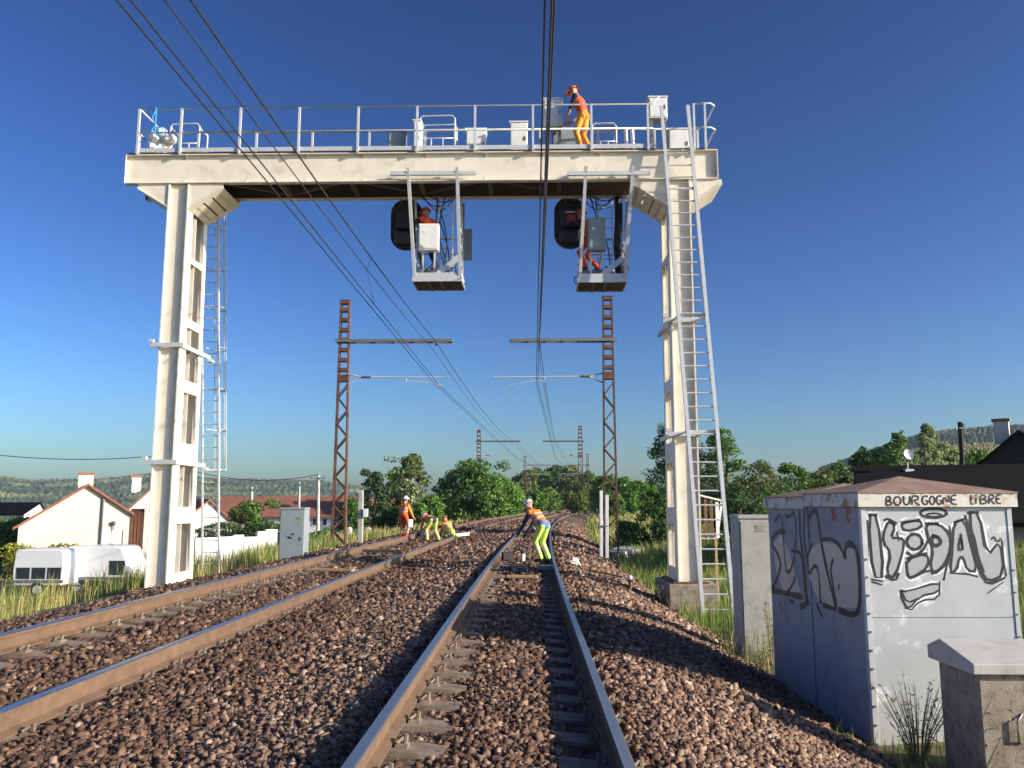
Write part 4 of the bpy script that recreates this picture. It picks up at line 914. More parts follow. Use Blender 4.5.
def person(label, base, yaw, hip, lean, feet, hands, look, C, helmet, twist=0, hipshift=(0, 0), scale=1.0, kneel=False, group='track workers'):
    """local frame: x right, y forward, z up. feet/hands: local positions (left, right)."""
    root = thing('person', label, 'person', base, group)
    segs = []; shin = []
    def S(p, q, r1, r2, mt, bands=()): segs.append((Vector(p), Vector(q), r1, r2, mt, bands))
    pel = Vector((hipshift[0], hipshift[1], hip)); ax = Vector((math.sin(twist), math.sin(lean)*math.cos(twist), math.cos(lean)*math.cos(twist))).normalized()
    side = Vector((1, 0, 0)); side = (side-ax*side.dot(ax)).normalized(); fr = ax.cross(side)*-1
    if fr.y < 0 and lean < 1.5: fr = -fr
    ch = pel+ax*.44; J, T = C['top'], C['legs']
    S(pel-side*.075, pel+side*.075, .118, .118, C.get('waist', T)); S(pel+ax*.04, pel+ax*.2, .125, .135, J); S(pel+ax*.2-side*.05, ch-side*.07-ax*.06, .12, .115, J); S(pel+ax*.2+side*.05, ch+side*.07-ax*.06, .12, .115, J, )
    sh = [ch-side*.175-ax*.01, ch+side*.175-ax*.01]; S(sh[0], sh[1], .075, .075, C.get('yoke', J))
    neck = ch+ax*.10; S(ch+ax*.03, neck+ax*.02, .055, .05, 'skin')
    lk = Vector(look).normalized(); hu = (ax+Vector((0, 0, .6))).normalized(); hu = (hu-lk*hu.dot(lk)).normalized(); hx = lk.cross(hu)
    hc = neck+hu*.115+lk*.03
    S(hc+hu*.03, hc+hu*.03, .098, .098, 'skin'); S(hc-hu*.05+lk*.03, hc-hu*.05+lk*.03, .072, .072, 'skin'); S(hc-hu*.01+lk*.09, hc-hu*.035+lk*.108, .014, .017, 'skin')
    for s in (-1, 1): S(hc+hx*s*.098-hu*.0, hc+hx*s*.098-hu*.03, .02, .016, 'skin')
    for k in (0, 1):
        h, el_pole = Vector(hands[k]), Vector(((-1 if k == 0 else 1)*.7, -.6, -.35))
        e, w = ik(sh[k], h, .30, .27, el_pole); U = C.get('sleeve', J)
        S(sh[k], e, .066, .052, U); S(e, e.lerp(w, .93), .050, .037, C.get('forearm', U))
        d = (w-e).normalized(); S(w, w+d*.075, .034, .036, 'glove' if C.get('glove') else 'skin')
        f = Vector(feet[k]); hp = pel+side*(-.095 if k == 0 else .095)-ax*.02
        kp = Vector((-.12 if k == 0 else .12, 1, .15)); kn, an = ik(hp, f+Vector((0, 0, .10)), .44, .43, kp)
        S(hp, kn, .098, .072, T); S(kn, an+Vector((0, 0, .03)), .070, .062, T)
        shin.append((kn, an))
        fd = Vector((-.15 if k == 0 else .15, 1, 0)).normalized()
        if kneel: fd = Vector((0, -.5, -.4)).normalized()
        S(an-Vector((0, 0, .03)), an-Vector((0, 0, .055))+fd*.15, .052, .042, 'boot')
    m = MB()
    for p, q, r1, r2, mt, _ in segs: capsule(m, p, q, r1, r2)
    me = m.mesh('person_tmp', 'skin'); tmp = bpy.data.objects.new('tmp', me); COL.objects.link(tmp)
    md = tmp.modifiers.new('r', 'REMESH'); md.mode = 'VOXEL'; md.voxel_size = .021
    m2 = tmp.modifiers.new('s', 'SMOOTH'); m2.iterations = 3; m2.factor = .5
    dg = bpy.context.evaluated_depsgraph_get(); me2 = bpy.data.meshes.new_from_object(tmp.evaluated_get(dg)); bpy.data.objects.remove(tmp)
    n = len(me2.polygons); ce = np.empty(n*3); me2.polygons.foreach_get('center', ce); ce = ce.reshape(-1, 3)
    best = np.full(n, 9.); idx = np.zeros(n, int); names = []
    for p, q, r1, r2, mt, _ in segs:
        if mt not in names: names.append(mt)
        P, Q = np.array(p), np.array(q); dd = Q-P; l2 = max(dd@dd, 1e-9); t = np.clip(((ce-P)@dd)/l2, 0, 1)
        dist = np.linalg.norm(ce-P-t[:, None]*dd, axis=1)-(r1+(r2-r1)*t)
        b = dist < best-1e-4; best[b] = dist[b]; idx[b] = names.index(mt)
    if C.get('band'):
        names.append('reflective'); ri = len(names)-1; Jx = names.index(J); Tx = names.index(T); hh = (ce-np.array(pel))@np.array(ax)
        idx[(idx == Jx) & (((hh > .15) & (hh < .20)) | ((hh > .28) & (hh < .33)))] = ri
        for kn, an in shin:
            P, Q = np.array(kn), np.array(an); dd = Q-P; t = ((ce-P)@dd)/(dd@dd); di = np.linalg.norm(ce-P-t[:, None]*dd, axis=1)
            idx[(idx == Tx) & (di < .12) & (((t > .28) & (t < .40)) | ((t > .55) & (t < .66)))] = ri
    me2.materials.clear()
    for nm in names: me2.materials.append(M('black_cloth' if nm == 'glove' else nm))
    me2.polygons.foreach_set('material_index', idx.astype(np.int32)); me2.polygons.foreach_set('use_smooth', [True]*n)
    # fingers, eyes and mouth are joined to the body mesh
    bm = bmesh.new(); bm.from_mesh(me2); fx = MB(); sk = names.index('glove' if C.get('glove') else 'skin')
    for k in (0, 1):
        h = Vector(hands[k]); e, w = ik(sh[k], h, .30, .27, Vector(((-1 if k == 0 else 1)*.7, -.6, -.35))); d = (w-e).normalized(); a = d.cross(fr).normalized() if d.cross(fr).length > .1 else side
        b = a.cross(d).normalized()
        for j, ln in enumerate((.075, .088, .082, .062)):
            o = w+d*.09+a*(-.030+.020*j); fx.tube([o, o+d*ln*.55+b*.008, o+d*ln+b*.035], [.0095, .009, .007], 6, sk)
        s = -1 if k == 0 else 1; o = w+d*.035+a*s*.03; fx.tube([o, o+d*.035+a*s*.03+b*.01, o+d*.065+a*s*.032+b*.03], [.011, .010, .008], 6, sk)
    names.append('dark_eye'); me2.materials.append(M('dark_eye')); de = len(names)-1
    for s in (-1, 1): fx.sphere(hc+hx*s*.036+hu*.012+lk*.094, .011, de, 6, 4)
    fx.tube([hc-hu*.068-hx*.022+lk*.097, hc-hu*.07+lk*.102, hc-hu*.068+hx*.022+lk*.097], .004, 5, de)
    me3 = bpy.data.meshes.new('fx'); me3.from_pydata(fx.v, [], fx.f); me3.polygons.foreach_set('material_index', fx.m)
    bm.from_mesh(me3); bm.to_mesh(me2); bm.free(); bpy.data.meshes.remove(me3)
    body = link('body', me2, root)
    # helmet: dome, brim, ridge
    hm = MB(); top = hc+hu*.045; vs = []; k, nn = 6, 14
    for i in range(k):
        a = math.pi/2*i/(k-1)*.98
        for j in range(nn):
            t = 2*math.pi*j/nn; vs.append(top+hu*(.115*math.sin(a))+(hx*math.cos(t)*.116+lk*math.sin(t)*.132)*math.cos(a))
    for j in range(nn):
        t = 2*math.pi*j/nn; e = .024+(.05 if math.sin(t) > .3 else 0); vs.append(top-hu*.012+hx*math.cos(t)*(.116+e*.5)+lk*math.sin(t)*(.132+e))
    fs = [(i*nn+j, i*nn+(j+1) % nn, (i+1)*nn+(j+1) % nn, (i+1)*nn+j) for i in range(k-1) for j in range(nn)]+[(k*nn+j, k*nn+(j+1) % nn, (j+1) % nn, j) for j in range(nn)]+[tuple((k-1)*nn+j for j in range(nn))]
    hm.add(vs, fs); hm.tube([top+hu*.085-lk*.09, top+hu*.122, top+hu*.085+lk*.09], .012, 6); ho = hm.build('helmet', helmet, root, True)
    ho.data.transform(Matrix.Translation(Vector(base)))
    for o in (body, ho):
        o.data.transform(Matrix.Rotation(yaw, 4, 'Z')@Matrix.Scale(scale, 4)); o.location = (0, 0, 0)
    return root
# gantry worker
gp = PY(583, 143, GY+.3)
person('worker in orange overalls and black T-shirt leaning over on the gantry walkway', (gp.x+.02, GY+.3, DECK), R(62), .95, R(17), [(-.12, .02, 0), (.14, -.10, 0)], [(-.16, .42, .72), (.12, .34, .92)], (-.3, 1, -.5),
       dict(top='orange_red', legs='yellow_orange', sleeve='black_cloth', forearm='skin', yoke='black_cloth', waist='orange', glove=0, band=0), 'helmet_orange', scale=1.04, group='workers on the gantry')
# workers in the cages
person('worker in orange vest standing in the left hanging cage', (a0+.30, YB1-.28, zb1+.305), R(40), .90, R(16), [(-.12, .1, 0), (.12, -.12, 0)], [(-.2, .45, 1.25), (.16, .45, 1.30)], (0, 1, -.2),
       dict(top='orange_red', legs='black_cloth', sleeve='black_cloth', band=0, glove=1), 'helmet_orange', group='workers on the gantry')
person('worker in orange overalls standing in the right hanging cage', (b0_+.34, YB1-.28, zb2+.305), R(65), .86, R(22), [(-.12, .1, 0), (.12, -.12, 0)], [(-.2, .42, 1.25), (.16, .45, 1.3)], (0, 1, -.1),
       dict(top='orange', legs='orange_red', sleeve='black_cloth', band=0, glove=1), 'helmet_orange', group='workers on the gantry')
# track workers
q = PZ(403.5, 538.5, .06)
person('standing worker in orange suit and white helmet on the left track', (q.x, q.y, .06), R(-28), .92, R(4), [(-.13, 0, 0), (.12, .03, 0)], [(-.30, .10, .78), (.26, .30, .86)], (.25, 1, -.2),
       dict(top='orange', legs='orange_red', sleeve='yellow_orange', band=1, glove=0), 'helmet_white')
m = MB(); pc = PY(409.5, 523, q.y-.1); m.box((pc.x, q.y+.05, pc.z-.02), (.22, .16, .34), .4); solo('white_satchel', m, 'trash_white', 'white satchel held by the standing worker', 'satchel', bevel=.03)
q2 = PZ(433, 542, .01)
person('worker bent double in lime trousers and orange jacket on the left track', (q2.x, q2.y, .0), R(38), .86, R(78), [(-.20, .10, 0), (.22, -.06, 0)], [(-.22, .62, .22), (.10, .60, .24)], (0, .7, -1),
       dict(top='orange', legs='lime', sleeve='orange_red', waist='navy', band=1, glove=1), 'helmet_white')
q3 = PZ(447, 540, .0)
person('worker crouching low in yellow-orange jacket behind the bent worker', (q3.x, q3.y+1.6, .0), R(40), .30, R(42), [(-.12, .20, 0), (.15, -.20, 0)], [(-.2, .5, .12), (.12, .5, .10)], (0, 1, -.6),
       dict(top='yellow_orange', legs='lime', sleeve='orange', band=1, glove=1), 'helmet_orange')
q4 = PZ(544, 566.5, -.11)
person('worker in lime trousers and orange vest bent forward beside the right rail', (q4.x, q4.y, -.01), R(50), .90, R(46), [(-.10, .02, 0), (.11, -.05, 0)], [(-.20, .62, .70), (.05, .60, .68)], (-.1, 1, -.5),
       dict(top='orange', legs='lime', sleeve='navy', waist='jeans', band=1, glove=1), 'helmet_white', scale=1.05)
q = PZ(420, 541, .03); m = MB(); m.box((q.x, q.y, .12), (.34, .3, .32), .3); m.tube([(q.x-.1, q.y, .28), (q.x, q.y+.2, .6), (q.x+.1, q.y, .28)], .02, 6); m.sphere((q.x, q.y-.1, .3), (.14, .12, .1), 0, 8, 5); solo('track_machine', m, 'dark_plastic', 'small black motor machine in front of the bent worker on the left track', 'machine', bevel=.0)
q = PZ(452, 539, .03); m = MB(); m.bar((q.x-.3, q.y+1.6, .10), (q.x+.5, q.y+2.4, .16), .16, .12); solo('pale_duct', m, 'trash_white', 'pale duct lying beside the crouching worker', 'duct')
# ------------------------------------------------------------------ houses
def gable_house(label, a, b, depth, zg, eave_a, eave_b, apexf, zap, wallm, roofm, name='house', chimney=None, over=.25, group='houses left of the railway'):
    """gable wall from a to b (xy), ridge running back; a is left"""
    a, b = Vector((a[0], a[1], 0)), Vector((b[0], b[1], 0)); u = (b-a); L = u.length; u.normalize(); n = Vector((-u.y, u.x, 0)); r = thing(name, label, 'house', tuple((a+b)/2+Vector((0, 0, zg))), group)
    P = lambda t, d, z: tuple(a+u*t*L+n*d+Vector((0, 0, z)))
    m = MB(); poly = [P(0, 0, zg-.5), P(1, 0, zg-.5), P(1, 0, eave_b), P(apexf, 0, zap), P(0, 0, eave_a)]; m.prism(poly, tuple(n*depth)); m.build('wall', wallm, r)
    ov = over
    for (t0, z0, s) in ((0, eave_a, -1), (1, eave_b, 1)):
        e0 = Vector(P(t0, -ov, z0)); ap = Vector(P(apexf, -ov, zap)); dirn = (e0-ap).normalized(); e0 = e0+dirn*.3
        up = Vector((0, 0, .004)); th = Vector((0, 0, .14)); m = MB()
        q = [ap+up, e0+up, e0+up+n*(depth+2*ov), ap+up+n*(depth+2*ov)]
        m.hexa([*q, *[x+th for x in q]]); m.build('roof', roofm, r)
    if chimney:
        t, d, w, h = chimney[:4]; cm = chimney[4] if len(chimney) > 4 else wallm; c = Vector(P(t, d, zap-.4)); m = MB(); m.box(c+Vector((0, 0, h/2)), (w, w*.8, h), math.atan2(u.y, u.x)); ch = m.build('chimney', cm, r)
        m = MB(); m.box(c+Vector((0, 0, h+.07)), (w+.12, w*.8+.12, .13), math.atan2(u.y, u.x)); m.build('chimney_cap', 'brick', ch)
    return r, P, n, u, L
zg = -2.65
# cream gable house
Pa, Pb = PZ(18.5, 547, -2.65+1.0), None
ax, ay = PY(18.5, 527, 46).x, 46.0; bx_, by_ = PY(130, 512, 48.4).x, 48.4
hA, P, n, u, L = gable_house('cream gable house with red tile edges behind the parked van', (ax, ay), (bx_, by_), 9, zg, PY(18.5, 527, 46).z, PY(130, 513, 48.4).z, (84.7-18.5)/(130-18.5), PY(84.7, 486, 47.4).z, 'wall_cream', 'tile_red', chimney=(.565, .6, .75, 1.05))
def wall_pt(t, d, z): return Vector(P(t, d, z))
m = MB(); t0 = (101-18.5)/111.5; z0 = PY(101, 545, 47).z; z1 = PY(101, 531.5, 47).z
wroot = hA
for k in (0, 1):
    ta = t0+k*.101; m = MB()
    q = [wall_pt(ta, -.05, z0), wall_pt(ta+.094, -.05, z0), wall_pt(ta+.094, -.002, z0), wall_pt(ta, -.002, z0)]; m.hexa(q+[v+Vector((0, 0, z1-z0)) for v in q]); s = m.build('shutter', 'van_white', hA)
m = MB(); q0 = t0+.199
q = [wall_pt(q0, -.05, z0), wall_pt(q0+.012, -.05, z0), wall_pt(q0+.012, -.002, z0), wall_pt(q0, -.002, z0)]; m.hexa(q+[v+Vector((0, 0, z1-z0+.02)) for v in q]); m.build('shutter_frame', 'galv_dark', hA)
m = MB(); tp = (101.5-18.5)/111.5; m.tube([wall_pt(tp, -.08, zg), wall_pt(tp, -.08, PY(101, 497, 47).z)], .07, 6); m.build('drainpipe', 'galv_dark', hA)
m = MB(); p = wall_pt(t0+.115, -.10, PY(113, 531, 47).z); m.tube([p, p+Vector((0, 0, .35))], .03, 6); m.sphere(p+Vector((0, -.05, .4)), (.16, .08, .14), 0, 8, 5); m.build('wall_lamp', 'galv_dark', hA)
# second house with brown boards, partly behind the gantry leg
hB, P, n, u, L = gable_house('white house with brown vertical boards, half hidden by the left gantry leg', (PY(127, 520, 53).x, 53), (PY(190, 520, 54.5).x, 54.5), 8, zg, PY(124, 511, 53).z, PY(205, 515, 54).z, .42, PY(156, 486, 53.7).z, 'wall_white', 'tile_red', chimney=(.1, 2.2, .55, 1.0))
z0, z1 = PY(136, 560, 53).z, PY(136, 510, 53).z
m = MB(); x0 = PY(130, 530, 52.9).x; x1 = PY(144, 530, 52.9).x; m.bb(x0, x1, 52.9, 52.96, z0, z1+.08); m.build('board_backing', 'dark_wood', hB)
for i in range(4):
    x = x0+.06+i*.215; m = MB(); m.bb(x, x+.15, 52.84, 52.899, z0, z1-.05*i); m.build('wall_board', 'brown_board', hB)
m = MB(); m.bb(x1+.01, x1+.22, 52.8, 52.97, z0, z1+.2); m.build('door_post', 'wall_white', hB)
gable_house('small distant white gable house left of the cream house', (PY(24, 515, 95).x, 95), (PY(44, 512, 97).x, 97), 8, zg, PY(24, 514, 95).z, PY(44, 511, 97).z, .75, PY(39, 503.5, 96).z, 'wall_white', 'slate')
hC = gable_house('white gable house between the gantry leg and the bush', (PY(190, 515, 56).x, 56), (PY(229, 523, 57).x, 57.6), 3, zg, PY(190, 516, 56).z, PY(229, 523, 57).z, .42, PY(206, 501, 56.5).z, 'wall_white', 'tile_red')[0]
# long red-roofed houses
def long_house(label, u0, u1, Y, vr, ve, zg, wallm='wall_white', roofm='tile_red', D=8, wins=(), cat='house'):
    x0, x1 = PY(u0, vr, Y).x, PY(u1, vr, Y).x; ze = PY(u0, ve, Y).z; zr = PY((u0+u1)/2, vr, Y+D/2).z
    r = thing('long_house', label, cat, ((x0+x1)/2, Y, zg), 'houses left of the railway')
    m = MB(); m.prism([(x0, Y, zg-.4), (x0, Y+D, zg-.4), (x0, Y+D, ze), (x0, Y+D/2, zr), (x0, Y, ze)], (x1-x0, 0, 0)); m.build('wall', wallm, r)
    for (ya, yb) in ((Y-.4, Y+D/2), (Y+D+.4, Y+D/2)):
        za = ze-.4*(zr-ze)/(D/2); m = MB(); q = [Vector((x0-.3, ya, za+.01)), Vector((x1+.3, ya, za+.01)), Vector((x1+.3, yb, zr+.01)), Vector((x0-.3, yb, zr+.01))]; m.hexa(q+[v+Vector((0, 0, .14)) for v in q]); m.build('roof', roofm, r)
    for (ua, ub, va, vb, mt) in wins:
        xa, xb = PY(ua, va, Y).x, PY(ub, va, Y).x; za, zb = PY(ua, vb, Y).z, PY(ua, va, Y).z; w_ = MB(); w_.bb(xa, xb, Y-.05, Y-.002, za, zb); wo = w_.build('window', 'wall_white', r)
        w_ = MB(); w_.bb(xa+.1, xb-.1, Y-.07, Y-.051, za+.1, zb-.1); w_.build('pane', mt, wo)
    return r
long_house('long low house with a red tiled roof behind the bush', 212, 345, 84, 497.5, 515.5, zg, wins=((312, 318, 518, 526, 'glass'), (322, 328, 518, 526, 'glass'), (332, 337, 518, 527, 'glass')))
long_house('low brown-roofed house behind the dark conifer', 338, 398, 96, 500, 509, zg, roofm='brick', wins=((345, 350, 512, 518, 'glass'),))
# dark building on the right: shaded roof slope
r = thing('dark_house', 'long dark slate-roofed house behind the graffiti cabinets', 'house', (17, 26, .6))
def rot(p, c, a): x, y = p[0]-c[0], p[1]-c[1]; return (c[0]+x*math.cos(a)-y*math.sin(a), c[1]+x*math.sin(a)+y*math.cos(a), p[2])
ca_ = R(-20); x0 = PY(868, 500, 26).x; cc = (x0, 26); zr = PY(880, 470, 29.5).z; ze = PY(868, 518, 26).z
def HP(a, b, z): return rot((cc[0]+a, cc[1]+b, z), cc, ca_)
m = MB(); m.prism([HP(0, 0, -.6), HP(0, 7, -.6), HP(0, 7, ze), HP(0, 3.5, zr), HP(0, 0, ze)], Vector(HP(16, 0, 0))-Vector(HP(0, 0, 0))); m.build('wall', 'wall_grey', r)
for (ba, bb_) in ((-.5, 3.5), (7.5, 3.5)):
    za = ze-.5*(zr-ze)/3.5; q = [Vector(HP(-.3, ba, za+.01)), Vector(HP(16.3, ba, za+.01)), Vector(HP(16.3, bb_, zr+.01)), Vector(HP(-.3, bb_, zr+.01))]
    m = MB(); m.hexa(q+[v+Vector((0, 0, .12)) for v in q]); m.build('roof', 'slate', r)
p = PY(1019, 528, 22); m = MB(); q = [HP(7, -.04, -.0), HP(8.2, -.04, -.0), HP(8.2, -.003, -.0), HP(7, -.003, .0)]; m.hexa([Vector(v) for v in q]+[Vector(v)+Vector((0, 0, 1.0)) for v in q]); wn = m.build('window', 'dark_wood', r)
p = PY(908, 471, 28.5); m = MB(); m.tube([(p.x, 28.5, p.z-.8), (p.x, 28.5, p.z+.3)], .025, 6); m.bb(p.x-.14, p.x+.14, 28.35, 28.65, p.z-.7, p.z+.06)
d_ = solo('satellite_dish', m, 'galvanised', 'white satellite dish on a stub above the dark roof', 'satellite dish')
m = MB(); c = PY(908.5, 454.5, 28.4); nr = Vector((.15, -1, .25)).normalized(); s1 = nr.cross(Vector((0, 0, 1))).normalized(); s2 = s1.cross(nr); vs = [c+nr*-.05]
for k, (rr, dd) in enumerate(((.09, -.04), (.16, .0), (.18, .03))):
    for j in range(14): t = 2*math.pi*j/14; vs.append(c+nr*dd+(s1*math.cos(t)+s2*math.sin(t))*rr)
m.add(vs, [(0, 1+j, 1+(j+1) % 14) for j in range(14)]+[(1+k*14+j, 15+k*14+j, 15+k*14+(j+1) % 14, 1+k*14+(j+1) % 14) for k in range(2) for j in range(14)])
o = m.build('dish', 'van_white', None, True); o.data.transform(Matrix.Translation(-d_.location)); o.parent = d_
p = PY(961, 463, 33); r = thing('utility_pole', 'dark wooden pole rising behind the dark roof', 'pole', (p.x, 33, .3), 'utility poles')
m = MB(); t_ = PY(960, 422, 33); m.tube([(p.x, 33, .0), (t_.x, 33, t_.z)], [.12, .09], 8); m.build('shaft', 'dark_wood', r)
m = MB(); m.bar((t_.x-.1, 32.9, t_.z-.25), (t_.x+.22, 32.9, t_.z-.25), .05, .05); m.tube([(t_.x+.1, 32.9, t_.z-.22), (t_.x+.1, 32.9, t_.z-.06)], .04, 6); m.build('bracket', 'galv_dark', r)
ga, gb = (PY(985, 470, 38).x, 38.5), (PY(1085, 470, 36).x, 36.5)
gable_house('dark steep-roofed house with pale chimney at the right edge', ga, gb, 8, 1.0, PY(985, 466, 38).z, PY(1085, 466, 36).z, .45, PY(1030, 432, 37).z, 'dark_wood', 'slate', 'dark_house', chimney=(.26, .8, .6, 1.0, 'wall_cream'), group='houses on the right')
# ------------------------------------------------------------------ vehicles by the house
def vehicle(label, x0, x1, y, z, h, kind):
    """side-on van: x0 rear, x1 front (nose to +X)"""
    L = x1-x0; W = 1.9; r = thing('parked_van' if kind == 'van' else 'caravan', label, kind, ((x0+x1)/2, y, z), 'vehicles parked by the cream house')
    if kind == 'van': pr = [(0, .28), (.0, .95), (.02, 1), (.70, 1), (.78, .96), (.88, .62), (.985, .52), (1, .28)]
    else: pr = [(0, .24), (-.02, .55), (.01, .92), (.05, 1), (.93, 1), (.98, .94), (1, .60), (.97, .24)]
    m = MB(); m.prism([(x0+L*a, y, z+h*b) for a, b in pr], (0, W, 0)); m.build('body', 'van_white', r, bevel=.05)
    wins = [[(.62, .40), (.62, .70), (.84, .70), (.84, .40)]] if kind == 'van' else [[(.06+k*.31, .38), (.06+k*.31, .62), (.33+k*.31, .62), (.33+k*.31, .38)] for k in range(3)]
    for poly in wins: m = MB(); m.prism([(x0+L*a, y-.012, z+h*b) for a, b in poly], (0, .01, 0)); m.build('window', 'glass', r)
    for f in ((.18, .80) if kind == 'van' else (.5,)):
        c = Vector((x0+L*f, y-.02, z+.33)); m = MB(); m.tube([c, c+Vector((0, .22, 0))], .33, 16); wh = m.build('wheel', 'black_rubber', r); m = MB(); m.tube([c-Vector((0, .015, 0)), c+Vector((0, .02, 0))], .19, 14); m.build('rim', 'galvanised', wh)
        c = c+Vector((0, W-.2, 0)); m = MB(); m.tube([c, c+Vector((0, .22, 0))], .33, 16); m.build('wheel', 'black_rubber', r)
    if kind == 'van': m = MB(); m.bb(x1-.08, x1+.005, y+.1, y+.4, z+h*.40, z+h*.50); m.build('headlight', 'galvanised', r)
    else: m = MB(); m.bar((x1-.05, y+.9, z+.42), (x1+.55, y+.9, z+.42), .08, .08); m.build('drawbar', 'galv_dark', r)
    m = MB(); m.bb(x0-.02, x1+.02, y-.03, y-.013, z+h*.30, z+h*.36); m.build('sill_trim', 'galv_dark', r)
vz = -2.62
vehicle('white panel van parked in front of the cream house', PY(66, 560, 39).x, PY(130, 560, 39).x+.3, 39, vz, PY(90, 546.5, 39).z-vz, 'van')
vehicle('low white caravan with dark windows left of the white van', PY(24, 560, 38).x-.2, PY(67, 560, 38).x+.1, 37.6, vz, PY(45, 549, 38).z-vz, 'caravan')
# ------------------------------------------------------------------ garden wall, hedges, poles, road
xa, xb = PY(194, 540, 46).x, PY(276, 540, 46).x
r = thing('garden_wall', 'bright white garden wall with stepped top below the hedge', 'wall', ((xa+xb)/2, 46, zg), None)
st = [(194, 215, 538), (215.2, 232, 537), (232.2, 243, 535), (243.2, 256, 537), (256.2, 264, 531.5), (264.2, 276, 529.5)]
for a, b, v in st:
    m = MB(); Ya = 44.5+(a-194)/82*4; Yb = 44.5+(b-194)/82*4; A_, B_ = PY(a, 540, Ya), PY(b, 540, Yb); m.bar((A_.x, Ya, (zg-.2+PY(a, v, Ya).z)/2), (B_.x, Yb, (zg-.2+PY(a, v, Ya).z)/2), .28, PY(a, v, Ya).z-zg+.2); m.build('wall_segment', 'wall_white', r, bevel=.03)
for (uu, vt, vb, Y, rad, mt, lab) in ((318.5, 475, 531, 66, .14, 'pale_concrete', 'tall pale utility pole left of the near left mast, with cross arm'), (299.5, 482, 515, 78, .12, 'pale_concrete', 'shorter pale pole above the red roof, left of the tall one'), (252, 487, 500, 80, .16, 'pale_concrete', 'short pale pole behind the bush')):
    a, b = PY(uu, vt, Y), PY(uu, vb, Y); r = thing('utility_pole', lab, 'pole', (a.x, Y, zg), 'utility poles'); m = MB(); m.tube([(b.x, Y, zg), (a.x, Y, a.z)], [rad*1.1, rad*.8], 8); m.build('shaft', mt, r)
    m = MB(); m.bar((a.x-.6, Y-.15, a.z-.25), (a.x+.6, Y-.15, a.z-.25), .08, .08)
    for s in (-.5, 0, .5): m.tube([(a.x+s, Y-.15, a.z-.21), (a.x+s, Y-.15, a.z+.02)], .05, 6)
    m.build('cross_arm', 'galv_dark', r)
p0, p1 = PY(-60, 447, 60), PY(150, 456.5, 62); line_wire([p0.lerp(p1, k/10)-Vector((0, 0, .5*4*(k/10)*(1-k/10))) for k in range(11)]+[p1.lerp(PY(318.5, 474.5, 66), k/12)-Vector((0, 0, 1.0*4*(k/12)*(1-k/12))) for k in range(1, 13)], .03, 'telephone_cable', 'dark telephone cable sagging from the left edge to the tall pale pole')
m = MB(); q = [PZ(u, v, zg+.03) for u, v in ((300, 548), (352, 548), (372, 535), (318, 534))]; m.add([(p.x, p.y, zg+.06) for p in q], [(0, 1, 2, 3)]); tag(m.build('road', 'asphalt'), kind='structure')
for u in (368, 349): p = PY(u, 537, 62); m = MB(); m.tube([(p.x, 62, zg), (p.x, 62, PY(u, 529.5, 62).z)], [.28, .22], 10); m.sphere((p.x, 62, PY(u, 529.5, 62).z), (.24, .24, .2), 0, 10, 6); solo('bollard', m, 'pale_concrete', 'white bollard by the road, '+('right one near the grey concrete post' if u > 360 else 'left one below the rusty mast'), 'bollard', 'road bollards')
